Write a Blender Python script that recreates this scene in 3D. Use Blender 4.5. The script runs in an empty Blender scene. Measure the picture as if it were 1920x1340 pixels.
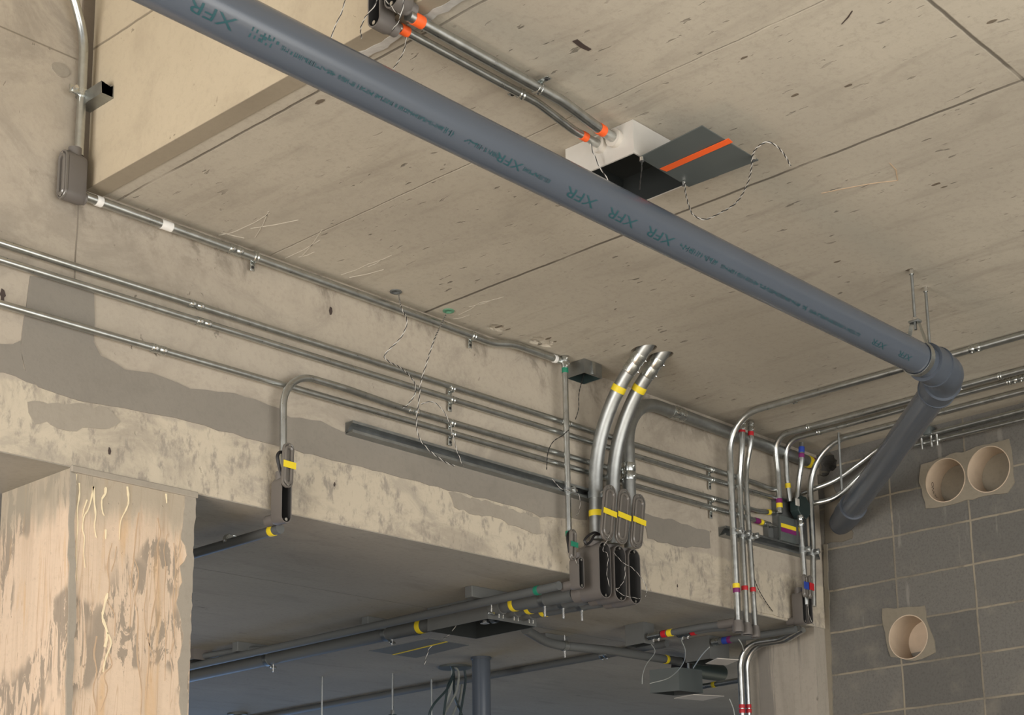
import bpy, bmesh, math, random
from mathutils import Vector, Matrix
from mathutils.geometry import tessellate_polygon
random.seed(7)
scn = bpy.context.scene
col = scn.collection
# ------------------------------------------------------------------ camera
FPX, PX, PY = 2968.037, 960 + 340.82, 670 + 423.66          # focal length and optical centre, 1920 x 1340 frame
RR = ((0.62111264, -0.78273546, -0.03929749), (0.14176803, 0.16152726, -0.97663236), (0.77079239, 0.60102758, 0.21129349))
CX, CY, CZ = (Vector(r) for r in RR)                         # camera right, down, forward in the world
EYE = Vector((0, 0, 1.6))
cd = bpy.data.cameras.new('camera'); cam = bpy.data.objects.new('camera', cd); col.objects.link(cam)
cam.matrix_world = Matrix(((CX.x, -CY.x, -CZ.x, EYE.x), (CX.y, -CY.y, -CZ.y, EYE.y), (CX.z, -CY.z, -CZ.z, EYE.z), (0, 0, 0, 1)))
cd.sensor_fit = 'HORIZONTAL'; cd.sensor_width = 36; cd.lens = FPX / 1920 * 36
cd.shift_x = (960 - PX) / 1920; cd.shift_y = (PY - 670) / 1920
cd.clip_start = 0.05; cd.clip_end = 200
scn.camera = cam
# ------------------------------------------------------------------ world, light, exposure
wd = bpy.data.worlds.new('daylight'); scn.world = wd; wd.use_nodes = True
bg = wd.node_tree.nodes['Background']; bg.inputs[0].default_value = (0.80, 0.87, 1.0, 1); bg.inputs[1].default_value = 0.18
def area(name, loc, target, sx, sy, power, colr):
    l = bpy.data.lights.new(name, 'AREA'); l.shape = 'RECTANGLE'; l.size = sx; l.size_y = sy; l.energy = power; l.color = colr
    o = bpy.data.objects.new(name, l); col.objects.link(o); o.location = loc
    o.rotation_euler = (Vector(target) - Vector(loc)).to_track_quat('-Z', 'Y').to_euler(); return o
area('daylight_open_side', (-3.4, 2.3, 1.4), (3.5, 3.0, 3.0), 3.6, 2.4, 345, (1.0, 0.965, 0.915))   # the open side of the building
area('daylight_open_front', (2.6, -3.4, 1.9), (3.6, 3.0, 2.9), 7.0, 3.2, 290, (1.0, 0.985, 0.96))  # the open front, behind the viewer
area('sunlit_ground_glow', (0.3, 2.9, 0.25), (2.5, 4.2, 1.6), 1.2, 0.8, 22, (1.0, 0.60, 0.36))   # warm light thrown up from the sunlit ground by the column
sl = bpy.data.lights.new('sun', 'SUN'); sl.energy = 13; sl.angle = 0.02; sl.color = (1.0, 0.97, 0.92)          # falls on the open ground in front of the building
so = bpy.data.objects.new('sun', sl); col.objects.link(so); so.rotation_euler = Vector((0.25, 0.75, -1.0)).to_track_quat('-Z', 'Y').to_euler()
area('far_blue_fill', (6.8, 12.6, 1.2), (6.4, 7.6, 2.9), 4.0, 1.8, 135, (0.34, 0.58, 1.0))   # added blue fill, tints the deep soffit like haze; no opening there
vs = scn.view_settings; vs.view_transform = 'Standard'; vs.look = 'None'; vs.exposure = 0.08; vs.gamma = 1.0; vs.use_curve_mapping = False

# ------------------------------------------------------------------ building frame (metres)
X0, Y0, H, L = 6.2536, 4.086, 3.8266, 2.960      # block wall, beam face, ceiling, low soffit
ZO = 1.6
def ray(x, y): return (CX * ((x - PX) / FPX) + CY * ((y - PY) / FPX) + CZ)
def onX(x, y, X): r = ray(x, y); return EYE + r * (X / r.x)
def onY(x, y, Y): r = ray(x, y); return EYE + r * (Y / r.y)
def onZ(x, y, Z): r = ray(x, y); return EYE + r * ((Z - ZO) / r.z)
def W(x, y, o=0.0): return onY(x, y, Y0 - o)     # a point on (or o in front of) the beam face
def C(x, y, o=0.0): return onZ(x, y, H - o)      # ... of the ceiling
def S(x, y, o=0.0): return onZ(x, y, L - o)      # ... of the low soffit
def R(x, y, o=0.0): return onX(x, y, X0 - o)     # ... of the block wall
def P(x, y, z): return Vector((x, y, z + ZO))

# ------------------------------------------------------------------ materials
MATS = {}
def simple(name, colr, rough=0.5, metal=0.0, var=0.0, vscale=20.0, bump=0.0, spec=0.5):
    m = bpy.data.materials.new(name); m.use_nodes = True; nt = m.node_tree; N = nt.nodes; K = nt.links
    b = N['Principled BSDF']; b.inputs['Base Color'].default_value = (*colr, 1); b.inputs['Roughness'].default_value = rough
    b.inputs['Metallic'].default_value = metal; b.inputs['Specular IOR Level'].default_value = spec
    if var or bump:
        g = N.new('ShaderNodeNewGeometry'); n = N.new('ShaderNodeTexNoise'); n.inputs['Scale'].default_value = vscale; n.inputs['Detail'].default_value = 5
        K.new(g.outputs['Position'], n.inputs['Vector'])
        if var:
            mx = N.new('ShaderNodeMix'); mx.data_type = 'RGBA'
            mx.inputs[6].default_value = (*[c * (1 - var) for c in colr], 1); mx.inputs[7].default_value = (*[min(1, c * (1 + var)) for c in colr], 1)
            K.new(n.outputs['Fac'], mx.inputs[0]); K.new(mx.outputs[2], b.inputs['Base Color'])
        if bump:
            bp = N.new('ShaderNodeBump'); bp.inputs['Strength'].default_value = bump; bp.inputs['Distance'].default_value = 0.004
            K.new(n.outputs['Fac'], bp.inputs['Height']); K.new(bp.outputs['Normal'], b.inputs['Normal'])
    MATS[name] = m; return m

class G:                                           # a tiny node-graph writer
    def __init__(s, name, rough=0.9):
        s.m = bpy.data.materials.new(name); s.m.use_nodes = True; s.nt = s.m.node_tree; s.N = s.nt.nodes; s.K = s.nt.links
        s.b = s.N['Principled BSDF']; s.b.inputs['Roughness'].default_value = rough; s.b.inputs['Specular IOR Level'].default_value = 0.25
        s.pos = s.N.new('ShaderNodeNewGeometry').outputs['Position']; MATS[name] = s.m
    def map(s, scale, rot=(0, 0, 0), src=None):
        n = s.N.new('ShaderNodeMapping'); n.inputs['Scale'].default_value = scale; n.inputs['Rotation'].default_value = rot
        s.K.new(src or s.pos, n.inputs['Vector']); return n.outputs[0]
    def noise(s, vec, scale=1.0, detail=4, rough=0.55, dist=0.0):
        n = s.N.new('ShaderNodeTexNoise'); n.inputs['Scale'].default_value = scale; n.inputs['Detail'].default_value = detail
        n.inputs['Roughness'].default_value = rough; n.inputs['Distortion'].default_value = dist; s.K.new(vec, n.inputs['Vector']); return n.outputs['Fac']
    def ramp(s, f, a, b):                          # smooth step a..b
        n = s.N.new('ShaderNodeMapRange'); n.interpolation_type = 'SMOOTHSTEP'; n.inputs[1].default_value = a; n.inputs[2].default_value = b
        s.K.new(f, n.inputs[0]); return n.outputs[0]
    def math(s, op, a, b=None):
        n = s.N.new('ShaderNodeMath'); n.operation = op
        for i, v in enumerate((a, b)):
            if v is None: continue
            if isinstance(v, (int, float)): n.inputs[i].default_value = v
            else: s.K.new(v, n.inputs[i])
        return n.outputs[0]
    def mix(s, f, a, b):
        n = s.N.new('ShaderNodeMix'); n.data_type = 'RGBA'
        if isinstance(f, (int, float)): n.inputs[0].default_value = f
        else: s.K.new(f, n.inputs[0])
        for i, v in ((6, a), (7, b)):
            if isinstance(v, tuple): n.inputs[i].default_value = (*v, 1)
            else: s.K.new(v, n.inputs[i])
        return n.outputs[2]
    def xyz(s):
        n = s.N.new('ShaderNodeSeparateXYZ'); s.K.new(s.pos, n.inputs[0]); return n.outputs
    def done(s, colr, h=None, strength=0.4, dist=0.01):
        s.K.new(colr, s.b.inputs['Base Color'])
        if h is not None:
            bp = s.N.new('ShaderNodeBump'); bp.inputs['Strength'].default_value = strength; bp.inputs['Distance'].default_value = dist
            s.K.new(h, bp.inputs['Height']); s.K.new(bp.outputs['Normal'], s.b.inputs['Normal'])
        return s.m

def concrete(name, base, dark, pale, grain=(9, 1.6, 9), pit=(60, 16, 60), pitlo=0.70, joints=(), pit_col=None, extra=None):
    g = G(name); big = g.noise(g.pos, 1.1, 3); mid = g.noise(g.map(grain), 1.0, 6, 0.65, 0.6); fine = g.noise(g.pos, 55, 4, 0.7)
    c = g.mix(g.ramp(big, 0.35, 0.68), base, pale)
    c = g.mix(g.math('MULTIPLY', g.ramp(mid, 0.48, 0.80), 0.55), c, dark)
    c = g.mix(g.math('MULTIPLY', g.ramp(fine, 0.45, 0.75), 0.30), c, dark)
    p = g.noise(g.map(pit), 1.0, 3, 0.5, 0.3); gate = g.ramp(g.noise(g.pos, 2.6, 2), 0.40, 0.62)
    pm = g.math('MULTIPLY', g.ramp(p, pitlo, pitlo + 0.05), gate)
    c = g.mix(g.math('MULTIPLY', pm, 0.75), c, pit_col or tuple(v * 0.42 for v in dark))
    hgt = g.math('SUBTRACT', g.math('MULTIPLY', fine, 0.25), pm)
    wob = g.math('MULTIPLY', g.math('SUBTRACT', g.noise(g.pos, 6, 4), 0.5), 0.012)
    for ax, at, wdt, amt in joints:                # formwork board joints
        d = g.math('ABSOLUTE', g.math('ADD', g.math('SUBTRACT', g.xyz()[ax], at), wob))
        k = g.ramp(d, wdt, wdt * 0.25); k = g.math('MULTIPLY', k, g.ramp(g.noise(g.pos, 3.1, 3), 0.22, 0.5))
        c = g.mix(g.math('MULTIPLY', k, amt), c, tuple(v * 0.45 for v in dark)); hgt = g.math('SUBTRACT', hgt, k)
    if extra: c, hgt = extra(g, c, hgt)
    g.done(c, hgt, 0.45, 0.006)
    return g.m

concrete('concrete_ceiling', (0.375, 0.342, 0.285), (0.235, 0.208, 0.170), (0.435, 0.398, 0.33), pit=(46, 13, 46), pitlo=0.655,
         joints=((0, 3.705, 0.008, 0.9), (1, 1.676, 0.008, 0.9), (0, 2.462, 0.006, 0.8), (0, 3.02, 0.004, 0.22)))
concrete('concrete_panel', (0.42, 0.355, 0.258), (0.33, 0.278, 0.205), (0.465, 0.40, 0.297), grain=(4, 4, 4), pit=(40, 40, 40), pitlo=0.71,
         joints=((2, H + 0.46, 0.006, 0.7),))
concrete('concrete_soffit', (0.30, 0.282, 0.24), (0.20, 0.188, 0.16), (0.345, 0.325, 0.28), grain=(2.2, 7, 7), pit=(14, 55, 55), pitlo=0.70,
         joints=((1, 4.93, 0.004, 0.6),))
def face_strip(g, c, h):                           # paler, pitted strip along the foot of the beam; vertical crack
    z = g.xyz()[2]; n = g.noise(g.pos, 7, 4); d = g.math('ADD', g.math('ADD', z, g.math('MULTIPLY', g.math('SUBTRACT', n, 0.5), 0.05)), g.math('MULTIPLY', g.math('SUBTRACT', g.noise(g.map((26, 26, 5)), 1.0, 5, 0.7), 0.5), 0.06))
    k = g.ramp(d, 3.185, 3.168)
    sp = g.noise(g.map((30, 30, 14)), 1.0, 5, 0.7); pale = g.mix(g.ramp(sp, 0.50, 0.68), (0.49, 0.435, 0.345), (0.29, 0.262, 0.222)); bl = g.noise(g.map((3.5, 3.5, 6)), 1.0, 7, 0.72, 0.8); pale = g.mix(g.math('MULTIPLY', g.ramp(bl, 0.50, 0.64), 0.6), pale, (0.33, 0.298, 0.25))
    c = g.mix(k, c, pale)
    cr = g.ramp(g.math('ABSOLUTE', g.math('ADD', g.math('SUBTRACT', g.xyz()[0], 2.335), g.math('MULTIPLY', g.math('SUBTRACT', n, .5), .006))), 0.004, 0.001)
    cr = g.math('MULTIPLY', cr, g.ramp(z, 3.48, 3.5)); c = g.mix(g.math('MULTIPLY', cr, 0.8), c, (0.12, 0.10, 0.08))
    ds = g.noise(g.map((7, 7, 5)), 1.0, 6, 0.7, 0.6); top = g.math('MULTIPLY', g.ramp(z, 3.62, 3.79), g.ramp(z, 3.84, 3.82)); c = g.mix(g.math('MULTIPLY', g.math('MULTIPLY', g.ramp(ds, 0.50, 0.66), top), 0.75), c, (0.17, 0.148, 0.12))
    mo = g.noise(g.map((2.2, 2.2, 3.5)), 1.0, 7, 0.72, 1.0); c = g.mix(g.math('MULTIPLY', g.ramp(mo, 0.47, 0.66), 0.55), c, (0.25, 0.222, 0.186))
    fl = g.ramp(g.math('ABSOLUTE', g.math('SUBTRACT', z, 4.235)), 0.004, 0.001)
    fl = g.math('MULTIPLY', fl, g.ramp(g.xyz()[0], 2.32, 2.30)); c = g.mix(g.math('MULTIPLY', fl, 0.7), c, (0.14, 0.12, 0.09))
    return c, h
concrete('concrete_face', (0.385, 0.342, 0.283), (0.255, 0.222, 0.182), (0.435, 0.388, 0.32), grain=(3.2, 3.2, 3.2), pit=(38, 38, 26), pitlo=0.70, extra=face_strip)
def column_stain(g, c, h):                         # vertical water runs, flaking and old stains
    s = g.noise(g.map((13, 13, 0.8)), 1.0, 5, 0.6, 0.5); c = g.mix(g.math('MULTIPLY', g.ramp(s, 0.50, 0.66), 0.5), c, (0.43, 0.335, 0.245))
    rn = g.noise(g.map((26, 26, 1.1)), 1.0, 3, 0.5, 0.9); ln = g.math('MULTIPLY', g.ramp(rn, 0.485, 0.50), g.ramp(rn, 0.515, 0.50)); c = g.mix(g.math('MULTIPLY', ln, 0.55), c, (0.40, 0.28, 0.185))
    t = g.noise(g.map((24, 24, 4.6)), 1.0, 7, 0.7, 0.8); t2 = g.noise(g.map((3.2, 3.2, 2.6)), 1.0, 3)
    k = g.math('MULTIPLY', g.ramp(t, 0.485, 0.515), g.ramp(t2, 0.48, 0.54)); c = g.mix(g.math('MULTIPLY', k, 0.78), c, (0.225, 0.195, 0.158))
    o = g.noise(g.map((15, 15, 1.3)), 1.3, 4, 0.5, 0.4); c = g.mix(g.math('MULTIPLY', g.ramp(o, 0.56, 0.68), 0.5), c, (0.55, 0.35, 0.17))
    sp = g.noise(g.pos, 60, 5, 0.75); c = g.mix(g.math('MULTIPLY', g.ramp(sp, 0.58, 0.70), 0.45), c, (0.34, 0.285, 0.225))
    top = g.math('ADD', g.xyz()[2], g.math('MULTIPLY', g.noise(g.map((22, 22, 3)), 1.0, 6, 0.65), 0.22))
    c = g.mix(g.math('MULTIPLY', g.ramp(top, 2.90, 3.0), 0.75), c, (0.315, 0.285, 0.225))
    return c, h
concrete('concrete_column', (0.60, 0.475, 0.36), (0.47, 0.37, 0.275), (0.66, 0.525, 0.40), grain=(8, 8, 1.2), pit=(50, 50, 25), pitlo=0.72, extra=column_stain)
def pier_stain(g, c, h):
    s = g.noise(g.map((9, 9, 0.7)), 1.0, 5, 0.62, 0.4); c = g.mix(g.math('MULTIPLY', g.ramp(s, 0.47, 0.55), 0.7), c, (0.15, 0.142, 0.13)); return c, h
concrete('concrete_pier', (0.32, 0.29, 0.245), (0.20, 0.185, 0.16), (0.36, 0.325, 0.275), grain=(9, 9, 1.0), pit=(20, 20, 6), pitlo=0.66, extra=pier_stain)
concrete('mortar_dark', (0.215, 0.198, 0.172), (0.170, 0.156, 0.135), (0.25, 0.228, 0.195), grain=(3, 3, 3), pit=(50, 50, 50), pitlo=0.78)
concrete('mortar_mid', (0.30, 0.27, 0.225), (0.23, 0.205, 0.17), (0.33, 0.30, 0.25), grain=(6, 6, 3), pit=(50, 50, 50), pitlo=0.74)
concrete('mortar_tan', (0.20, 0.178, 0.138), (0.145, 0.128, 0.10), (0.235, 0.208, 0.162), grain=(6, 6, 6), pit=(50, 50, 50), pitlo=0.76)
concrete('strip_dark', (0.255, 0.22, 0.165), (0.21, 0.18, 0.135), (0.285, 0.245, 0.185), grain=(5, 2, 5), pit=(50, 50, 50), pitlo=0.78)  # darker brown concrete for the strip along the slab edge
concrete('mortar_brown', (0.135, 0.118, 0.092), (0.10, 0.088, 0.07), (0.16, 0.14, 0.11), grain=(6, 6, 6), pit=(50, 50, 50), pitlo=0.76)
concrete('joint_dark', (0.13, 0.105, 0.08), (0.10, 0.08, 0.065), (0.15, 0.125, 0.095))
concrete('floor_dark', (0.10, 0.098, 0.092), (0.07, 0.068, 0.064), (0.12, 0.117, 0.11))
concrete('floor_concrete', (0.36, 0.33, 0.28), (0.28, 0.25, 0.21), (0.40, 0.37, 0.31))
def blocks():
    g = G('block_masonry', 0.95)
    sep = g.xyz(); cmb = g.N.new('ShaderNodeCombineXYZ')
    g.K.new(g.math('ADD', sep[1], -3.684 + 0.4064 * 20 + g_off), cmb.inputs[0]); g.K.new(g.math('ADD', sep[2], -(1.544 + ZO) + 0.2032 * 40), cmb.inputs[1])
    wv = g.N.new('ShaderNodeTexNoise'); wv.inputs['Scale'].default_value = 9; g.K.new(g.pos, wv.inputs['Vector'])
    va = g.N.new('ShaderNodeVectorMath'); va.operation = 'MULTIPLY_ADD'; va.inputs[1].default_value = (0.008, 0.008, 0); 
    g.K.new(wv.outputs['Color'], va.inputs[0]); g.K.new(cmb.outputs[0], va.inputs[2])
    br = g.N.new('ShaderNodeTexBrick'); br.offset = 0.0; br.squash = 1.0
    for k, v in (('Scale', 1.0), ('Mortar Size', 0.0054), ('Mortar Smooth', 0.25), ('Bias', 0.0), ('Brick Width', 0.4064), ('Row Height', 0.2032)): br.inputs[k].default_value = v
    br.inputs['Color1'].default_value = (0.118, 0.114, 0.106, 1); br.inputs['Color2'].default_value = (0.150, 0.144, 0.132, 1); br.inputs['Mortar'].default_value = (0.165, 0.148, 0.120, 1)
    g.K.new(va.outputs[0], br.inputs['Vector'])
    f = g.noise(g.pos, 90, 5, 0.75); m = g.noise(g.pos, 5, 5, 0.6); st = g.noise(g.map((18, 18, 3)), 1.0, 5, 0.6)
    c = g.mix(g.math('MULTIPLY', g.ramp(f, 0.42, 0.75), 0.5), br.outputs['Color'], (0.065, 0.062, 0.056))
    c = g.mix(g.math('MULTIPLY', g.ramp(m, 0.52, 0.75), 0.45), c, (0.225, 0.205, 0.17))
    c = g.mix(g.math('MULTIPLY', g.ramp(st, 0.62, 0.74), 0.45), c, (0.28, 0.265, 0.235))
    mm = g.noise(g.pos, 14, 4); k = g.math('MULTIPLY', br.outputs['Fac'], g.ramp(mm, 0.30, 0.5))
    c = g.mix(g.math('MULTIPLY', k, g.math('ADD', 0.25, g.math('MULTIPLY', g.ramp(g.noise(g.pos, 2.4, 3), 0.42, 0.60), 0.65))), c, (0.27, 0.238, 0.182))
    g.done(c, g.math('ADD', g.math('MULTIPLY', f, 0.35), g.math('MULTIPLY', br.outputs['Fac'], 0.5)), 0.6, 0.006)
g_off = -0.004; blocks()
def galv(name, colr, rough):
    g = G(name, rough); g.b.inputs['Metallic'].default_value = 1.0
    n = g.noise(g.pos, 34, 4, 0.6); m = g.noise(g.pos, 7, 3)
    c = g.mix(g.ramp(n, 0.35, 0.7), tuple(v * 0.86 for v in colr), colr); c = g.mix(g.math('MULTIPLY', g.ramp(m, 0.5, 0.75), 0.25), c, tuple(v * 0.6 for v in colr))
    g.K.new(g.math('ADD', g.math('MULTIPLY', n, 0.16), rough - 0.08), g.b.inputs['Roughness']); g.done(c)
galv('galvanised_steel', (0.58, 0.60, 0.59), 0.30)
galv('galvanised_rough', (0.40, 0.415, 0.41), 0.47)
galv('fitting_steel', (0.62, 0.65, 0.64), 0.27)
galv('strut_steel', (0.40, 0.42, 0.42), 0.42)
simple('pvc_pipe', (0.076, 0.091, 0.116), 0.24, 0, 0.10, 3.0, 0.0, 0.55)
simple('pvc_elbow', (0.066, 0.079, 0.100), 0.33, 0, 0.08, 5.0)
simple('print_ink', (0.012, 0.062, 0.075), 0.6)
simple('pvc_conduit', (0.092, 0.098, 0.098), 0.5, 0, 0.10, 6.0)
simple('fitting_plastic', (0.118, 0.108, 0.100), 0.48, 0, 0.08, 14.0)
simple('fitting_inside', (0.028, 0.028, 0.028), 0.7)
simple('cover_plastic', (0.125, 0.115, 0.104), 0.17, 0, 0.06, 12.0)
simple('tape_yellow', (0.72, 0.56, 0.02), 0.5); simple('tape_orange', (0.80, 0.115, 0.02), 0.5); simple('tape_green', (0.01, 0.17, 0.10), 0.5)
simple('tape_red', (0.42, 0.012, 0.02), 0.45); simple('tape_purple', (0.16, 0.012, 0.11), 0.45); simple('tape_blue', (0.02, 0.05, 0.30), 0.45)
simple('tape_white', (0.72, 0.72, 0.70), 0.5); simple('box_aluminium', (0.60, 0.585, 0.55), 0.45, 0.25, 0.06, 30.0)
simple('box_painted', (0.075, 0.087, 0.086), 0.5, 0.0, 0.10, 12.0); simple('box_inside', (0.012, 0.015, 0.015), 0.6)
simple('box_grey', (0.135, 0.142, 0.140), 0.5, 0.2, 0.10, 15.0); simple('box_dark_green', (0.035, 0.055, 0.055), 0.38, 0.3, 0.15, 15.0)
simple('cover_white', (0.55, 0.52, 0.47), 0.55, 0, 0.1, 20.0)
simple('wire_black', (0.015, 0.015, 0.015), 0.5); simple('wire_white', (0.50, 0.49, 0.46), 0.5); simple('cable_grey', (0.33, 0.35, 0.33), 0.5); simple('cable_dark', (0.03, 0.05, 0.055), 0.5)
simple('gasket_black', (0.012, 0.011, 0.012), 0.45); simple('screw_zinc', (0.75, 0.75, 0.73), 0.25, 1.0); simple('void', (0.012, 0.011, 0.010), 0.95)
simple('form_tube', (0.50, 0.40, 0.30), 0.6, 0, 0.12, 26.0); simple('lime', (0.74, 0.64, 0.44), 0.8, 0, 0.15, 30.0); simple('rust_run', (0.46, 0.335, 0.225), 0.85, 0, 0.2, 20.0)
simple('chalk', (0.47, 0.435, 0.37), 0.9); simple('ink_dark', (0.05, 0.035, 0.03), 0.7); simple('rust', (0.22, 0.08, 0.045), 0.8, 0, 0.3, 40)
simple('lime_grey', (0.38, 0.365, 0.34), 0.9, 0, 0.25, 40, 0.6); simple('green_rim', (0.10, 0.24, 0.15), 0.7)

# ------------------------------------------------------------------ object helpers
def thing(name, label, cat, loc=(0, 0, 0), group=None):
    o = bpy.data.objects.new(name, None); o.empty_display_size = 0.05; col.objects.link(o); o.location = Vector(loc)
    o['label'] = label; o['category'] = cat
    if group: o['group'] = group
    return o
def root_loc(p):
    v = Vector((0, 0, 0))
    while p is not None: v += p.location; p = p.parent
    return v
def link(name, bm, mat, parent=None, smooth=True):
    off = root_loc(parent)
    for v in bm.verts: v.co -= off
    me = bpy.data.meshes.new(name); bmesh.ops.recalc_face_normals(bm, faces=bm.faces[:]); bm.to_mesh(me); bm.free()
    if smooth:
        for p in me.polygons: p.use_smooth = True
        try: me.set_sharp_from_angle(angle=math.radians(38))
        except Exception: pass
    for m in (mat if isinstance(mat, (list, tuple)) else [mat]): me.materials.append(MATS[m])
    o = bpy.data.objects.new(name, me); col.objects.link(o)
    if parent: o.parent = parent
    return o
def tag(o, label=None, cat=None, group=None, kind=None):
    for k, v in (('label', label), ('category', cat), ('group', group), ('kind', kind)):
        if v: o[k] = v
    return o
def struct(o): o['kind'] = 'structure'; return o

def box_bm(a, b, bevel=0.0, bm=None):
    bm = bm or bmesh.new(); a, b = Vector(a), Vector(b)
    vs_ = [bm.verts.new((x, y, z)) for x in (a.x, b.x) for y in (a.y, b.y) for z in (a.z, b.z)]
    fs = [bm.faces.new([vs_[i] for i in q]) for q in ((0, 1, 3, 2), (4, 6, 7, 5), (0, 4, 5, 1), (2, 3, 7, 6), (0, 2, 6, 4), (1, 5, 7, 3))]
    if bevel:
        es = {e for f in fs for e in f.edges}; bmesh.ops.bevel(bm, geom=list(es), offset=bevel, segments=2, affect='EDGES', profile=0.5)
    return bm
def obox(M, a, b, bevel=0.0, bm=None):             # box in a local frame
    t = box_bm(a, b, bevel); t.transform(M)
    if bm is None: return t
    me = bpy.data.meshes.new('tmp'); t.to_mesh(me); t.free(); bm.from_mesh(me); bpy.data.meshes.remove(me); return bm
def add(bm, t):
    me = bpy.data.meshes.new('tmp'); t.to_mesh(me); t.free(); bm.from_mesh(me); bpy.data.meshes.remove(me); return bm
def fillet(pts, r, n=8):
    pts = [Vector(p) for p in pts]; rs = r if isinstance(r, (list, tuple)) else [r] * len(pts); out = [pts[0]]
    for i in range(1, len(pts) - 1):
        p, a, b = pts[i], pts[i - 1], pts[i + 1]; u = (a - p).normalized(); v = (b - p).normalized(); ang = u.angle(v)
        if ang > math.radians(178) or rs[i] <= 0: out.append(p); continue
        t = min(rs[i] / math.tan(ang / 2), 0.49 * (a - p).length if i > 1 else 0.95 * (a - p).length, 0.49 * (b - p).length if i < len(pts) - 2 else 0.95 * (b - p).length)
        rr = t * math.tan(ang / 2); c = p + (u + v).normalized() * (rr / math.sin(ang / 2)); s0, s1 = p + u * t - c, p + v * t - c; tot = s0.angle(s1)
        for k in range(n + 1):
            f = k / n; out.append(c + (s0 * math.sin((1 - f) * tot) + s1 * math.sin(f * tot)) / math.sin(tot))
    out.append(pts[-1]); return out
def spline(pts, n=6):
    pts = [Vector(p) for p in pts]; q = [2 * pts[0] - pts[1]] + pts + [2 * pts[-1] - pts[-2]]; out = []
    for i in range(1, len(q) - 2):
        p0, p1, p2, p3 = q[i - 1:i + 3]
        for k in range(n):
            t = k / n; out.append(0.5 * ((2 * p1) + (p2 - p0) * t + (2 * p0 - 5 * p1 + 4 * p2 - p3) * t * t + (3 * p1 - p0 - 3 * p2 + p3) * t ** 3))
    out.append(pts[-1]); return out
def frames(path):
    T = []
    for i in range(len(path)):
        a = path[max(0, i - 1)]; b = path[min(len(path) - 1, i + 1)]; T.append((b - a).normalized())
    n = T[0].orthogonal().normalized(); out = []
    for i, t in enumerate(T):
        n = (n - t * n.dot(t)).normalized(); out.append((t, n, t.cross(n)))
    return out
def tube_bm(path, r, seg=16, bm=None, hollow=0.0, off=None):
    bm = bm or bmesh.new(); fr = frames(path); rings = []; rr = r if isinstance(r, (list, tuple)) else [r] * len(path)
    def ring(p, f, rad): return [bm.verts.new(p + (f[1] * math.cos(2 * math.pi * k / seg) + f[2] * math.sin(2 * math.pi * k / seg)) * rad) for k in range(seg)]
    for i, p in enumerate(path): rings.append(ring(p + (off(i, fr[i]) if off else Vector()), fr[i], rr[i]))
    if hollow:
        for i in range(len(path) - 1, -1, -1): rings.append(ring(path[i], fr[i], rr[i] - hollow))
        rings.append(rings[0])
    for a, b in zip(rings, rings[1:]):
        for k in range(seg): bm.faces.new((a[k], a[(k + 1) % seg], b[(k + 1) % seg], b[k]))
    if not hollow: bm.faces.new(rings[0][::-1]); bm.faces.new(rings[-1])
    return bm
def tube(name, path, r, mat, parent, seg=16, hollow=0.0): return link(name, tube_bm([Vector(p) for p in path], r, seg, hollow=hollow), mat, parent)
def near(path, p):                                 # closest point and direction on a path
    best = None
    for a, b in zip(path, path[1:]):
        d = b - a; t = max(0, min(1, (p - a).dot(d) / max(1e-9, d.dot(d)))); q = a + d * t
        if best is None or (q - p).length < best[0]: best = ((q - p).length, q, d.normalized())
    return best[1], best[2]
def band(name, path, p, ln, r, mat, parent, seg=20):
    q, d = near(path, Vector(p)); return link(name, tube_bm([q - d * ln / 2, q - d * ln * 0.42, q + d * ln * 0.42, q + d * ln / 2], [r * 0.985, r, r, r * 0.985], seg), mat, parent)
def coupling(path, p, r, parent, ln=0.05, screws=True, away=Vector((0, -1, -0.3))):   # set-screw coupling
    q, d = near(path, Vector(p)); rc = r + 0.0022
    bm = tube_bm([q - d * ln / 2, q - d * ln * .45, q - d * ln * .08, q - d * 0.001, q + d * 0.001, q + d * ln * .08, q + d * ln * .45, q + d * ln / 2], [rc * .97, rc, rc, rc * .94, rc * .94, rc, rc, rc * .97], 20)
    o = link('coupling', bm, 'fitting_steel', parent)
    if screws:
        for s in (-0.3, 0.3):
            for w in (-1, 1):
                nn = (away - d * away.dot(d)).normalized(); nn = (nn + w * 0.25 * d.cross(nn)).normalized() if False else nn
                c = q + d * (s * ln + w * 0.0)
            link('set_screw', tube_bm([c + nn * (rc - .002), c + nn * (rc + .005)], 0.0045, 8), 'screw_zinc', o)
    return o
def prism(pts, nrm, depth, bm=None):               # polygon with thickness along nrm
    bm = bm or bmesh.new(); nrm = Vector(nrm); a = [bm.verts.new(p) for p in pts]; b = [bm.verts.new(Vector(p) + nrm * depth) for p in pts]; n = len(pts)
    bm.faces.new(a[::-1]); bm.faces.new(b)
    for i in range(n): bm.faces.new((a[i], a[(i + 1) % n], b[(i + 1) % n], b[i]))
    return bm
def rough(pts, step, amp):                         # ragged outline
    out = []; n = len(pts)
    for i in range(n):
        a, b = Vector(pts[i]), Vector(pts[(i + 1) % n]); k = max(1, int((b - a).length / step))
        for j in range(k):
            p = a + (b - a) * (j / k); out.append(p + Vector([random.uniform(-1, 1) * amp for _ in range(3)]) * (1 if j else .5))
    return out
def frame_m(o, x, y, z): return Matrix(((x.x, y.x, z.x, o.x), (x.y, y.y, z.y, o.y), (x.z, y.z, z.z, o.z), (0, 0, 0, 1)))
def stadium(w, h, n=8):
    r = w / 2; out = []
    for k in range(n + 1): a = math.pi * k / n; out.append((r * math.cos(a), h / 2 - r + r * math.sin(a)))
    for k in range(n + 1): a = math.pi + math.pi * k / n; out.append((r * math.cos(a), -h / 2 + r + r * math.sin(a)))
    return out
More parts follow.
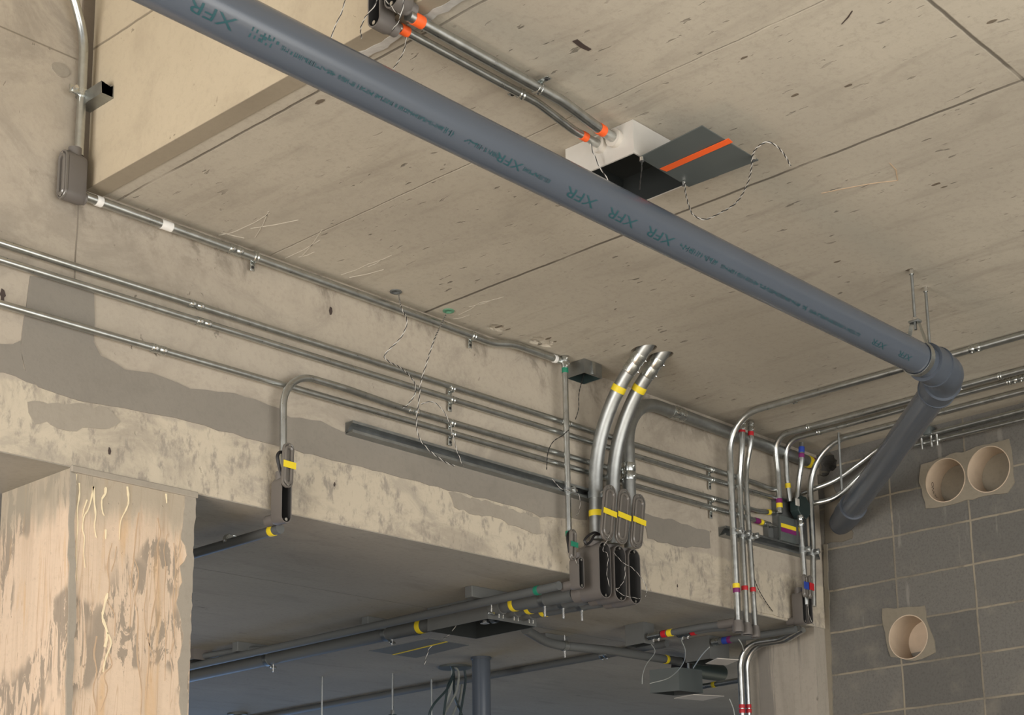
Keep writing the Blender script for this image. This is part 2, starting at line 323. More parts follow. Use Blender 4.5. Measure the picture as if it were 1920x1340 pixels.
def wire(name, label, pts, r=0.0014, group=None, cat='wire', colours=('wire_white', 'wire_black'), turns=26.0):   # two strands twisted together
    path = spline(pts, 8); t = thing(name, label, cat, pts[0], group); acc = [0]
    for a, b in zip(path, path[1:]): acc.append(acc[-1] + (b - a).length)
    dense = []; N = max(12, int(acc[-1] / 0.006)); j = 0
    for k in range(N + 1):
        s = acc[-1] * k / N
        while j < len(acc) - 2 and acc[j + 1] < s: j += 1
        f = (s - acc[j]) / max(1e-9, acc[j + 1] - acc[j]); dense.append(path[j].lerp(path[j + 1], f))
    for w, m in enumerate(colours):
        ph = math.pi * w
        link(('white_strand', 'black_strand')[w], tube_bm(dense, r, 6, off=lambda i, f: (f[1] * math.cos(ph + i * 0.006 * turns * 6.283) + f[2] * math.sin(ph + i * 0.006 * turns * 6.283)) * r * 0.95), m, t)
    return t
def cable(name, label, pts, r, mat, group=None, cat='cable'):
    o = link(name, tube_bm(spline(pts, 8), r, 8), mat); return tag(o, label, cat, group)
def rootmesh(o, label, cat, group=None): return tag(o, label, cat, group)

# ------------------------------------------------------------------ the setting
def cut(o, cutters):                               # carve real holes
    for c in cutters:
        m = o.modifiers.new('cut', 'BOOLEAN'); m.operation = 'DIFFERENCE'; m.object = c; m.solver = 'EXACT'
    bpy.context.view_layer.update()
    me = bpy.data.meshes.new_from_object(o.evaluated_get(bpy.context.evaluated_depsgraph_get()))
    o.modifiers.clear(); o.data = me
def drop(cutters):
    for c in cutters: bpy.data.objects.remove(c)
def blob(c, sx, sy, sz, n=3, amp=0.15, seed=1, name='gouge'):
    rnd = random.Random(seed); bm = bmesh.new(); bmesh.ops.create_icosphere(bm, subdivisions=n, radius=1)
    for v in bm.verts: k = 1 + rnd.uniform(-amp, amp); v.co = Vector((v.co.x * sx * k, v.co.y * sy * k, v.co.z * sz * k)) + Vector(c)
    return link(name, bm, 'void')

slab = struct(link('ceiling', box_bm((2.372, -4.0, H), (X0 + 0.3, Y0 + 0.2, H + 0.30)), 'concrete_ceiling', smooth=False))
hole_c = []
for hx_ in (4.553, 4.656):
    c = P(hx_, 3.751, 2.2266); hole_c.append(link('hole', tube_bm([c + Vector((0, 0.111, -0.10)), c + Vector((0, -0.277, 0.25))], 0.039, 24), 'void'))
for k, (px, py, sx, sy, sz) in enumerate(((932, 615, .045, .032, .016), (1015, 640, .062, .038, .02))): hole_c.append(blob(C(px, py), sx, sy, sz, 3, 0.25, k))
for (px, py) in ((742, 548), (841, 583)): c = C(px, py); hole_c.append(link('hole', tube_bm([c + Vector((0, 0, -.02)), c + Vector((0, 0, .1))], 0.017, 16), 'void'))
cut(slab, hole_c); drop(hole_c)
struct(link('trim_1', box_bm((2.355, -4.0, H - 0.002), (2.373, Y0, 5.6)), 'concrete_panel', smooth=False))
struct(link('ceiling_high', box_bm((-3.6, -4.0, 5.6), (2.37, Y0 + 0.2, 5.9)), 'concrete_ceiling', smooth=False))
struct(link('trim_2', box_bm((2.3552, -4.0, H - 0.004), (2.412, Y0, H + 0.004)), 'strip_dark', smooth=False))
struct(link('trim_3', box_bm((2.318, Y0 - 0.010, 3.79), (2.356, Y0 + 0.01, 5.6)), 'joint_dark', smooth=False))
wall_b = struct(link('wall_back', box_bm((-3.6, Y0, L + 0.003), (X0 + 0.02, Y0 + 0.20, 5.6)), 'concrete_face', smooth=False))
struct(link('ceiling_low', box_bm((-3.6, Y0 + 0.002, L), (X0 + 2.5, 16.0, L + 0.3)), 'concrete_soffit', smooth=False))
struct(link('floor', box_bm((-9, -16, -0.2), (13, 4.2, 0)), 'floor_concrete', smooth=False))
struct(link('floor_inner', box_bm((-9, 4.2, -0.2), (13, 16.5, 0)), 'floor_dark', smooth=False))  # unseen floor, made dark to cut bounced light on the deep soffit
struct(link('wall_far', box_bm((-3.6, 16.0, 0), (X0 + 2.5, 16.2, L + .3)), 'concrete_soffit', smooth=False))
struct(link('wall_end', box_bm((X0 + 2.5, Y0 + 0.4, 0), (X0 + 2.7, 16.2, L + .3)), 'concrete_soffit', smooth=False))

wall_r = struct(link('wall_right', box_bm((X0, -4.0, 0), (X0 + 0.30, Y0 + 0.40, H + 0.02)), 'block_masonry', smooth=False))
SL = ((3.637, 1.257, .104), (3.385, 1.952, .104), (3.163, 1.957, .108))   # form-tube sleeves: y, z, radius
cut_r = [link('hole', tube_bm([P(X0 - .1, y, z), P(X0 + .2, y, z)], r, 40), 'void') for y, z, r in SL]
pipe_end = Vector((6.2, 4.02, 1.862 + ZO))
hp = R(1548, 868); cut_r.append(blob(hp, .12, .062, .062, 3, .22, 5))
cut(wall_r, cut_r); drop(cut_r)
# mortar packed round the sleeves, and other patches
def flat_prism(q, nrm, depth):                     # thin slab from a (possibly concave) flat outline
    n = Vector(nrm); ux = n.orthogonal().normalized(); uy = n.cross(ux); tri = tessellate_polygon([[Vector((p.dot(ux), p.dot(uy), 0)) for p in q]])
    bm = bmesh.new(); a = [bm.verts.new(p) for p in q]; b = [bm.verts.new(p + n * depth) for p in q]; m = len(q)
    for t_ in tri:
        for vv in (a, b):
            try: bm.faces.new([vv[k] for k in t_])
            except ValueError: pass
    for k in range(m): bm.faces.new((a[k], a[(k + 1) % m], b[(k + 1) % m], b[k]))
    return bm
def patch(name, pts, nrm, depth, mat, parent, step=0.03, amp=0.006):
    n = Vector(nrm); q = rough([Vector(p) for p in pts], step, amp); q = [p - n * (p - Vector(pts[0])).dot(n) for p in q]
    return link(name, flat_prism(q, nrm, depth), mat, parent, smooth=False)
def patch_holed(name, pts, holes, mat, parent):
    base = Vector((X0, 0, 0)); q = rough([R(*p) for p in pts], 0.03, 0.006); q = [Vector((X0 + .003, p.y, p.z)) for p in q]
    bm = prism(q, (-1, 0, 0), 0.009); o = link(name, bm, mat, parent, smooth=False)
    cs = [link('hole', tube_bm([P(X0 - .1, y, z), P(X0 + .2, y, z)], r, 40), 'void') for y, z, r in holes]; cut(o, cs); drop(cs); return o
patch_holed('mortar_patch', ((1727, 872), (1762, 858), (1806, 848), (1830, 838), (1893, 822), (1900, 870), (1903, 905), (1890, 924), (1850, 930), (1812, 938), (1770, 950), (1738, 954), (1724, 905)), SL[1:], 'mortar_tan', wall_r)
patch_holed('mortar_patch', ((1655, 1142), (1690, 1138), (1735, 1134), (1738, 1160), (1752, 1200), (1755, 1222), (1730, 1236), (1700, 1238), (1672, 1232), (1662, 1200)), SL[:1], 'mortar_tan', wall_r)
patch('mortar_patch', [R(*p) for p in ((1546, 900), (1560, 905), (1580, 940), (1600, 1000), (1598, 1010), (1548, 1020))], (-1, 0, 0), 0.006, 'mortar_brown', wall_r)
patch('mortar_patch', [R(*p) for p in ((1545, 1020), (1552, 1020), (1563, 1340), (1552, 1345))], (-1, 0, 0), 0.008, 'mortar_tan', wall_r, 0.03, 0.003)
for (y, z, r), d, nm in zip(SL, (0.165, 0.125, 0.125), ('a', 'b', 'c')):
    lab = {'a': 'lone round form-tube sleeve low in the grey block wall, open to a pale hollow', 'b': 'mortar-filled form-tube sleeve in the block wall with dark lettering inside its rim', 'c': 'mortar-filled plain form-tube sleeve in the block wall, higher and larger of the touching pair'}[nm]
    t = thing('wall_sleeve', lab, 'sleeve', P(X0, y, z), 'round sleeves in the block wall')
    pr = 0.0075
    link('tube_shell', tube_bm([P(X0 - pr, y, z), P(X0 + 0.19, y, z)], r - 0.0005, 48, hollow=0.004), 'form_tube', t)
    q = P(X0 + d, y, z); bm = tube_bm([q, q + Vector((.02, 0, 0))], r - 0.005, 40)
    link('mortar_fill', bm, 'mortar_tan' if nm != 'a' else 'form_tube', t)
    if nm == 'a':
        pts = [P(X0 + d - .012, y - .097 * math.cos(a), z - .097 * math.sin(a)) for a in [math.radians(v) for v in range(25, 160, 9)]]
        link('rubble_fill', prism(pts, (1, 0, 0), 0.012), 'mortar_dark', t)
def sleeve_text(text, y, z, r, depth, a0, size):       # stamped on the inside of a form tube
    cu = bpy.data.curves.new('txt', 'FONT'); cu.body = text; cu.size = size; cu.align_x = 'CENTER'; cu.align_y = 'CENTER'; o = bpy.data.objects.new('txt', cu); col.objects.link(o); bpy.context.view_layer.update()
    me = bpy.data.meshes.new_from_object(o.evaluated_get(bpy.context.evaluated_depsgraph_get())); bm = bmesh.new(); bm.from_mesh(me); bmesh.ops.triangulate(bm, faces=bm.faces[:])
    for v in bm.verts:
        a = a0 + v.co.x / r; v.co = P(X0 + depth - v.co.y, y + r * math.cos(a), z + r * math.sin(a))
    bpy.data.objects.remove(o); bpy.data.curves.remove(cu); bpy.data.meshes.remove(me); return bm
link('stamped_lettering', sleeve_text('SONO', 3.385, 1.952, .0985, .05, math.radians(-12), .030), 'ink_dark', next(o for o in col.objects if o.get('label', '').startswith('mortar-filled form-tube')), smooth=False)
# beam-face render patches
PW = lambda L_: [W(*p) for p in L_]
patch('mortar_patch', PW(((57, 517), (115, 528), (174, 541), (176, 600), (174, 641), (188, 668), (232, 692), (285, 700), (356, 729), (436, 737), (497, 756), (544, 782), (601, 789), (640, 808), (760, 842), (900, 884), (1056, 925), (1100, 940), (1100, 974), (1043, 970), (1013, 970), (996, 959), (925, 940), (821, 913), (734, 890), (640, 866), (530, 839), (437, 813), (356, 792), (302, 779), (232, 764), (151, 752), (111, 739), (70, 725), (47, 695), (39, 655), (44, 601))), (0, -1, 0), 0.003, 'mortar_dark', wall_b, 0.04, 0.004)
patch('mortar_patch', PW(((0, 645), (38, 640), (44, 690), (66, 722), (28, 706), (-30, 690), (-30, 640))), (0, -1, 0), 0.002, 'mortar_dark', wall_b)
patch('mortar_patch', PW(((50, 752), (120, 758), (200, 764), (225, 790), (190, 803), (168, 800), (145, 808), (110, 804), (88, 788), (67, 796), (54, 776))), (0, -1, 0), 0.002, 'mortar_mid', wall_b, 0.02, 0.008)
patch('mortar_patch', PW(((841, 922), (925, 944), (1010, 972), (1013, 1002), (980, 992), (960, 985), (930, 972), (880, 962), (850, 950))), (0, -1, 0), 0.003, 'mortar_mid', wall_b, 0.02, 0.006)
patch('mortar_patch', PW(((1205, 962), (1270, 978), (1330, 996), (1332, 1028), (1280, 1024), (1215, 1010))), (0, -1, 0), 0.003, 'mortar_dark', wall_b, 0.03, 0.006)
patch('mortar_patch', PW(((503, 760), (528, 768), (528, 838), (497, 826))), (0, -1, 0), 0.004, 'mortar_dark', wall_b, 0.05, 0.002)
patch('mortar_patch', PW(((1413, 1028), (1440, 1040), (1470, 1045), (1488, 1050), (1490, 1150), (1478, 1160), (1415, 1145), (1408, 1090))), (0, -1, 0), 0.004, 'concrete_face', wall_b, 0.03, 0.004)
for p in ((5, 553, .02), (620, 583, .016), (627, 908, .008), (1270, 1098, .008), (205, 845, .012), (330, 742, .008)):
    q = W(p[0], p[1]); patch('pit', [q + Vector((p[2] * .4 * math.cos(a), 0, p[2] * math.sin(a))) for a in [k * 1.047 for k in range(6)]], (0, -1, 0), 0.0015, 'ink_dark', wall_b, 0.008, 0.003)
q = W(113, 131); patch('patch_plug', [q + Vector((.03 * math.cos(k * .6), 0, .022 * math.sin(k * .6))) for k in range(10)], (0, -1, 0), 0.003, 'mortar_mid', wall_b, .01, .002)
for px, py, w_ in ((935, 612, .012), (952, 617, .008), (1028, 634, .010), (1012, 645, .008), (1040, 640, .006), (600, 190, .012), (1590, 160, .008), (1755, 345, .010), (1770, 350, .007), (1705, 505, .010), (1490, 178, .008), (1860, 40, .009), (1395, 108, .007), (1570, 490, .008)):
    q = C(px, py); patch('pit', [q + Vector((w_ * .6 * math.cos(a), w_ * 1.6 * math.sin(a), 0)) for a in [k * .785 for k in range(8)]], (0, 0, -1), 0.0012, 'joint_dark', slab, 0.008, 0.003)
# lime and debris along the slab-edge strip, chalk marks and marks on the ceiling
lm = [C(*p) for p in ((668, 95), (700, 82), (735, 62), (760, 45), (790, 28), (840, 0), (870, -18), (880, -8), (850, 10), (800, 38), (764, 58), (725, 85), (690, 103))]
patch('lime_crust', lm, (0, 0, -1), 0.006, 'lime_grey', slab, 0.02, 0.005)
def mark(pl, pts, w, mat, parent, name, nrm=(0, 0, -1), th=0.0012, taper=False):
    path = [pl(*p) for p in pts]; n = Vector(nrm); path = spline(path, 4) if len(path) > 3 else path; bm = bmesh.new(); a = []; b = []
    for i, p in enumerate(path):
        d = (path[min(i + 1, len(path) - 1)] - path[max(0, i - 1)]).normalized(); s = d.cross(n).normalized(); k = w * ((1 - i / len(path)) * .8 + .25 if taper else 1) * random.uniform(.55, 1.35)
        a.append(p + s * k / 2); b.append(p - s * k / 2)
    return link(name, prism(a + b[::-1], n, th, bm), mat, parent, smooth=False)
for a_, b_ in (((410, 441), (445, 432)), ((445, 432), (505, 400)), ((415, 436), (458, 446)), ((503, 396), (478, 445)), ((470, 428), (560, 412)), ((535, 484), (600, 450)), ((566, 480), (604, 430)), ((560, 482), (590, 472)), ((640, 515), (690, 495)), ((690, 495), (735, 478)), ((655, 520), (720, 505)), ((690, 500), (716, 486)), ((860, 590), (900, 567)), ((900, 567), (945, 556)), ((880, 575), (930, 560)), ((850, 598), (880, 590))):
    mark(C, (a_, ((a_[0] + b_[0]) / 2 + 2, (a_[1] + b_[1]) / 2 + 1), b_), 0.0032, 'chalk', slab, 'chalk_mark')
for pts in (((1078, 75), (1092, 86), (1106, 93)), ((1578, 45), (1590, 32), (1598, 20)), ((1683, 338), (1640, 343), (1600, 350), (1540, 362)), ((1683, 338), (1680, 318), (1668, 305))):
    mark(C, pts, 0.003, 'rust_run' if pts[0][0] == 1683 else 'ink_dark', slab, 'scuff_mark')
mark(C, ((1078, 75), (1092, 86), (1106, 93)), 0.012, 'ink_dark', slab, 'scuff_mark', th=0.002)
for k, (px, py) in enumerate(((742, 546), (841, 582))):
    c = C(px, py); link('sleeve_rim', tube_bm([c + Vector((0, 0, -.004)), c + Vector((0, 0, .01))], 0.021, 20, hollow=0.006), 'box_grey' if k == 0 else 'green_rim', slab)
# columns
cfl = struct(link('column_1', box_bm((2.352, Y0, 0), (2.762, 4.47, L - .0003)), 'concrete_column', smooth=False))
tr = struct(link('trim_4', box_bm((2.350, Y0 - 0.006, L - 0.014), (2.772, Y0 + 0.008, L + 0.006), 0.003), 'mortar_mid', smooth=False))
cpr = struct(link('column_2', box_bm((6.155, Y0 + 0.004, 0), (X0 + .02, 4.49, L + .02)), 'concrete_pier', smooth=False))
def cz(px, py): return (px / 4.4675, 800 + py / 4.4675)
def cw(px, py): return (px / 2.978, 890 + py / 2.978)
for pts, w in ((((632, 395), (626, 480), (622, 560), (618, 640), (602, 690), (598, 740)), .012), (((780, 500), (766, 590), (738, 690), (702, 750), (690, 850), (706, 930), (700, 1050), (712, 1180)), .007), (((780, 500), (790, 640), (800, 740), (790, 830), (806, 930)), .007), (((885, 505), (880, 560), (852, 610), (856, 700), (872, 745)), .008), (((1065, 500), (1076, 620), (1056, 690), (1010, 790), (998, 945)), .007), (((662, 470), (664, 560), (644, 700), (650, 820), (640, 950), (636, 1150), (644, 1290)), .007), (((728, 610), (700, 690), (690, 760)), .005), (((886, 860), (884, 940)), .006), (((1390, 560), (1396, 640)), .006)):
    mark(W, [cz(*p) for p in pts], w * .75, 'lime', cfl, 'lime_streak', (0, -1, 0), 0.0018, True)
for pts, w in ((((600, 660), (580, 740), (572, 800), (598, 880), (585, 960)), .010), (((600, 880), (620, 940), (590, 1020), (575, 1100)), .006)):
    mark(W, [cw(*p) for p in pts], w * .65, 'lime', cfl, 'lime_streak', (0, -1, 0), 0.0018)
for pts, w in ((((775, 210), (762, 300), (752, 400), (745, 480), (735, 560), (735, 640)), .007), (((750, 470), (772, 540), (765, 620), (752, 700), (770, 800), (765, 1000), (790, 1200), (785, 1340)), .006), (((880, 240), (895, 330), (878, 400), (885, 500), (875, 640), (850, 780), (835, 900), (830, 1050), (815, 1250)), .006), (((625, 380), (600, 500), (612, 620), (600, 700), (640, 780), (640, 900)), .005), (((650, 400), (640, 480), (622, 540)), .004), (((935, 330), (915, 420), (925, 520), (915, 700), (925, 900), (920, 1150)), .004), (((970, 380), (980, 520), (965, 700), (975, 900), (950, 1000)), .004), (((540, 900), (525, 1000), (540, 1100), (520, 1200), (540, 1320)), .012), (((600, 980), (625, 1060), (580, 1120), (600, 1200), (560, 1320)), .008), (((720, 560), (730, 700), (725, 860)), .004), (((820, 640), (805, 760), (820, 900), (860, 1020)), .004)):
    mark(W, [cw(*p) for p in pts], min(w * .62, .0042), 'rust_run', cfl, 'rust_streak', (0, -1, 0), 0.0007)
# column arris: pale corner strip and grey worn right edge
patch('corner_patch', [W(*p) for p in ((131, 886), (141, 889), (138, 1000), (141, 1120), (133, 1340), (122, 1342))], (0, -1, 0), 0.006, 'mortar_mid', cfl, 0.03, 0.003)
patch('corner_patch', [W(*p) for p in ((345, 926), (366, 930), (361, 1060), (350, 1342), (338, 1342), (332, 1240), (344, 1190), (330, 1130), (342, 1090), (336, 1060), (349, 1040), (340, 1010))], (0, -1, 0), 0.003, 'mortar_mid', cfl, 0.02, 0.005)

# ------------------------------------------------------------------ fixings: straps, clamps, LB fittings, strut
STRAP = {}
def strap(p, d, tabdir, nrm, r, label, group, tab=0.03):      # one-hole conduit strap
    d, tabdir, nrm = Vector(d).normalized(), Vector(tabdir).normalized(), Vector(nrm).normalized()
    M = frame_m(Vector(p), d, tabdir, nrm); key = round(r, 4)
    t = thing('conduit_strap', label, 'strap', (0, 0, 0), group); t.matrix_world = M
    if key not in STRAP:
        bm = tube_bm([Vector((-.009, 0, 0)), Vector((-.006, 0, 0)), Vector((-.003, 0, 0)), Vector((.003, 0, 0)), Vector((.006, 0, 0)), Vector((.009, 0, 0))], [r + .0014, r + .0032, r + .0016, r + .0016, r + .0032, r + .0014], 20)
        b = bpy.data.meshes.new('loop'); bm.to_mesh(b); bm.free()
        bm = box_bm((-.009, r * .6, -r - .001), (.009, r + tab, -r + .003), .001); k = bpy.data.meshes.new('tab'); bm.to_mesh(k); bm.free()
        bm = tube_bm([Vector((0, r + tab * .62, -r)), Vector((0, r + tab * .62, -r + .005))], .0052, 10); s = bpy.data.meshes.new('screw'); bm.to_mesh(s); bm.free()
        for me, m in ((b, 'fitting_steel'), (k, 'fitting_steel'), (s, 'wire_black')):
            bmx = bmesh.new(); bmx.from_mesh(me); bmesh.ops.recalc_face_normals(bmx, faces=bmx.faces[:]); bmx.to_mesh(me); bmx.free(); me.materials.append(MATS[m])
            for q in me.polygons: q.use_smooth = True
            me.set_sharp_from_angle(angle=math.radians(35))
        STRAP[key] = (b, k, s)
    for nm, me in zip(('loop', 'tab', 'screw'), STRAP[key]):
        o = bpy.data.objects.new(nm, me); col.objects.link(o); o.parent = t
    return t
def clamp(p, r, label, group, side=1):                        # strut pipe clamp round an upright conduit
    t = thing('strut_clamp', label, 'clamp', p, group); p = Vector(p)
    link('jaw', tube_bm([p + Vector((0, 0, -.014)), p + Vector((0, 0, .014))], r + .0035, 18), 'strut_steel', t)
    link('ear', box_bm(p + Vector((-.004, -r - .03, -.013)), p + Vector((.004, -r, .013)), .001), 'strut_steel', t)
    link('bolt', tube_bm([p + Vector((-.018, -r - .018, 0)), p + Vector((.02, -r - .018, 0))], .006, 8), 'screw_zinc', t)
    return t
def strut_bm(M, ln, w=.041, dp=.041, wall=.003, lip=.010):    # C channel: length along x, back at z=0, mouth at z=dp
    prof = [(-w / 2, 0), (w / 2, 0), (w / 2, dp), (w / 2 - lip, dp), (w / 2 - lip, dp - .007), (w / 2 - lip + wall, dp - .007), (w / 2 - lip + wall, dp - wall), (w / 2 - wall, dp - wall), (w / 2 - wall, wall),
            (-w / 2 + wall, wall), (-w / 2 + wall, dp - wall), (-w / 2 + lip - wall, dp - wall), (-w / 2 + lip - wall, dp - .007), (-w / 2 + lip, dp - .007), (-w / 2 + lip, dp), (-w / 2, dp)]
    bm = bmesh.new(); a = [bm.verts.new((0, y, z)) for y, z in prof]; b = [bm.verts.new((ln, y, z)) for y, z in prof]; n = len(prof)
    for i in range(n): bm.faces.new((a[i], a[(i + 1) % n], b[(i + 1) % n], b[i]))
    fa = bm.faces.new(a[::-1]); fb = bm.faces.new(b); bmesh.ops.triangulate(bm, faces=[fa, fb]); bm.transform(M); return bm
def strut(label, a, b, mouth, group=None, w=.041, dp=.041, mat='strut_steel', name='strut_channel'):
    a, b = Vector(a), Vector(b); x = (b - a).normalized(); z = Vector(mouth).normalized(); z = (z - x * z.dot(x)).normalized(); y = z.cross(x)
    o = link(name, strut_bm(frame_m(a, x, y, z), (b - a).length, w, dp), mat, smooth=False); return tag(o, label, 'strut channel', group)
def lb(label, c, up, face, w, h, dp, group, hub_up=None, hub_back=None, hr=.03, mat='fitting_plastic', cover=False):
    """Conduit body: stadium tray, open at its face; c = centre of the open face."""
    c = Vector(c); z = Vector(up).normalized(); y = -Vector(face).normalized(); x = y.cross(z); M = frame_m(c, x, y, z)
    t = thing('elbow_fitting', label, 'conduit fitting', c, group); out = stadium(w, h); inn = stadium(w - .008, h - .008); n = len(out); bm = bmesh.new()
    A = [bm.verts.new((px, 0, pz)) for px, pz in out]; B = [bm.verts.new((px, dp * .8, pz)) for px, pz in out]; B2 = [bm.verts.new((px * .86, dp, pz * .96)) for px, pz in out]
    I = [bm.verts.new((px, 0, pz)) for px, pz in inn]; J = [bm.verts.new((px * .9, dp - .006, pz * .97)) for px, pz in inn]
    for i in range(n):
        k = (i + 1) % n
        for p_, q_ in ((A, B), (B, B2)): bm.faces.new((p_[i], p_[k], q_[k], q_[i]))
        bm.faces.new((A[k], A[i], I[i], I[k])); f = bm.faces.new((I[k], I[i], J[i], J[k])); f.material_index = 1
    bm.faces.new(B2); f = bm.faces.new(J[::-1]); f.material_index = 1
    bm.transform(M); link('tray', bm, [mat, 'fitting_inside'], t)
    for sgn in (-1, 1):
        q = M @ Vector((0, .004, sgn * (h / 2 - .012))); s = link('screw_boss', tube_bm([q - y * 0 + y * .012, q - y * .005], .0055, 10), 'screw_zinc', t)
    if hub_up: 
        a = M @ Vector((0, dp * .52, h / 2 - .012)); link('hub', tube_bm([a, a + z * hub_up * .6, a + z * hub_up], [hr * 1.0, hr * 1.08, hr * 1.08], 20), mat, t)
    if hub_back:
        a = M @ Vector((0, dp * .8, -h / 2 + hr + .006)); link('hub', tube_bm([a, a + y * hub_back * .5, a + y * hub_back], [hr, hr * 1.08, hr * 1.08], 20), mat, t)
    if cover: cover_parts(t, M @ Vector((0, -.004, 0)), x, y, z, w, h)
    return t
def cover_parts(t, c, x, y, z, w, h, mat='cover_plastic'):
    M = frame_m(c, x, y, z)
    pl = stadium(w, h); bm = prism([Vector((px, 0, pz)) for px, pz in pl], (0, 1, 0), .005); bm.transform(M); link('plate', bm, mat, t)
    rid = [M @ Vector((px, -.002, pz)) for px, pz in stadium(w * .56, h * .80)]; link('ridge', tube_bm(rid + [rid[0], rid[1]], .0065, 8), mat, t)
    edge = [M @ Vector((px, -.001, pz)) for px, pz in stadium(w - .006, h - .006)]; link('rim', tube_bm(edge + [edge[0], edge[1]], .0032, 8), mat, t)
    for s in (-1, 1):
        q = M @ Vector((0, 0, s * (h / 2 - .011))); link('screw', tube_bm([q + y * .002, q - y * .005], .0048, 10), 'screw_zinc', t)
def cover(label, c, up, face, w, h, group, tape=None, tapeh=.03, mat='cover_plastic'):
    c = Vector(c); z = Vector(up).normalized(); y = -Vector(face).normalized(); y = (y - z * y.dot(z)).normalized(); x = y.cross(z)
    t = thing('loose_cover', label, 'fitting cover', c, group); cover_parts(t, c, x, y, z, w, h, mat)
    if tape:
        M = frame_m(c, x, y, z); link('tape_strip', obox(M, (-w / 2 - .003, -.0105, -tapeh / 2), (w / 2 + .003, -.0085, tapeh / 2)), tape, t, smooth=False)
    return t
def open_box(name, label, a, b, open_axis, mat, inside, cat='junction box', group=None, wall=.004, lip=.0):
    """Sheet-metal box with one open side; open_axis such as '-z'."""
    a, b = Vector(a), Vector(b); t = thing(name, label, cat, ((a.x + b.x) / 2, (a.y + b.y) / 2, b.z), group); ax = 'xyz'.index(open_axis[1]); neg = open_axis[0] == '-'
    bm = bmesh.new(); add(bm, box_bm(a, b)); ia, ib = a.copy(), b.copy()
    for k in range(3):
        if k != ax: ia[k] += wall; ib[k] -= wall
    if neg: ib[ax] -= wall
    else: ia[ax] += wall
    for f in bm.faces:
        cc = f.calc_center_median()
        if abs(cc[ax] - (a[ax] if neg else b[ax])) < 1e-6: face = f
    bm.faces.remove(face)
    pos = a[ax] if neg else b[ax]; o1, o2 = [k for k in range(3) if k != ax]
    def mk(u, v, w_): q = Vector((0, 0, 0)); q[o1] = u; q[o2] = v; q[ax] = w_; return bm.verts.new(q)
    oq = [mk(u, v, pos) for u, v in ((a[o1], a[o2]), (b[o1], a[o2]), (b[o1], b[o2]), (a[o1], b[o2]))]
    iq = [mk(u, v, pos) for u, v in ((ia[o1], ia[o2]), (ib[o1], ia[o2]), (ib[o1], ib[o2]), (ia[o1], ib[o2]))]
    dq = [mk(u, v, ib[ax] if neg else ia[ax]) for u, v in ((ia[o1], ia[o2]), (ib[o1], ia[o2]), (ib[o1], ib[o2]), (ia[o1], ib[o2]))]
    for i in range(4):
        k = (i + 1) % 4; bm.faces.new((oq[i], oq[k], iq[k], iq[i])); f = bm.faces.new((iq[i], iq[k], dq[k], dq[i])); f.material_index = 1
    f = bm.faces.new(dq); f.material_index = 1
    bmesh.ops.remove_doubles(bm, verts=bm.verts[:], dist=1e-5)
    link('shell', bm, [mat, inside], t, smooth=False); return t
def conduit(label, pts, r, fil, name='metal_conduit', mat='galvanised_steel', couplings=(), tapes=(), group=None, seg=18, cat='conduit', part='tube'):
    path = fillet(pts, fil, 10); t = thing(name, label, cat, pts[0], group); tube(part, path, r, mat, t, seg)
    for p in couplings: coupling(path, p, r, t, ln=.05 if r < .02 else .075)
    for p, m, ln in tapes: band('tape_band', path, p, ln, r + .0016, m, t)
    return t, path

r34, r1, r2 = .0117, .0148, .0279
# ------------------------------------------------------------------ conduits along the beam face
yc = Y0 - .022
GW = 'conduits running along the beam face'
t, c1 = conduit('uppermost thin steel conduit of the four level runs on the beam face', [P(-3.3, yc, 1.945), P(5.72, yc, 1.971), P(5.80, yc - .02, 1.955), W(1459, 916, .03)], r34, .2, couplings=[W(366, 575, .02), W(1060, 795, .02)], group=GW)
t, c2 = conduit('second thin steel conduit down of the four level runs on the beam face', [P(-3.3, yc, 1.889), P(5.62, yc, 1.923), W(1425, 926, .02), W(1456, 935, .03)], r34, .2, couplings=[W(380, 602, .02)], group=GW)
t, c4 = conduit('lowest thin steel conduit of the level runs, just above the long channel', [P(-3.3, yc, 1.762), P(5.72, yc, 1.792), W(1440, 983, .022)], r34, .3, couplings=[W(296, 655, .02), W(1437, 982, .02)],
    tapes=[(W(1418, 976, .02), 'tape_purple', .035), (W(1426, 978, .02), 'tape_yellow', .02)], group=GW)
t, c3 = conduit('thin steel conduit rising from the column-side fitting and bending along the beam', [W(531, 905, .050), P(3.047, Y0 - .050, 1.822), P(3.30, Y0 - .048, 1.824), P(3.55, yc, 1.826), P(5.7, yc, 1.838), W(1455, 961, .022)], r34, .145, couplings=[W(774, 763, .02)],
    tapes=[(W(1440, 957, .02), 'tape_yellow', .02)], group=GW)
GS = 'one-hole straps on the beam-face conduits'
for k, (px, pz, place) in enumerate(((846, (1.958, 1.914, 1.825, 1.784), 'near the hanging wire pairs'), (1333, (1.966, 1.92, 1.832, 1.787), 'beside the three upright tubes'))):
    for j, z in enumerate(pz):
        x = W(px, 730 if k == 0 else 900, .02).x
        strap(P(x, yc, z), (1, 0, 0), (0, 0, -1), (0, -1, 0), r34, ('uppermost', 'second', 'third', 'lowest')[j] + ' small strap of the column of four ' + place, GS)
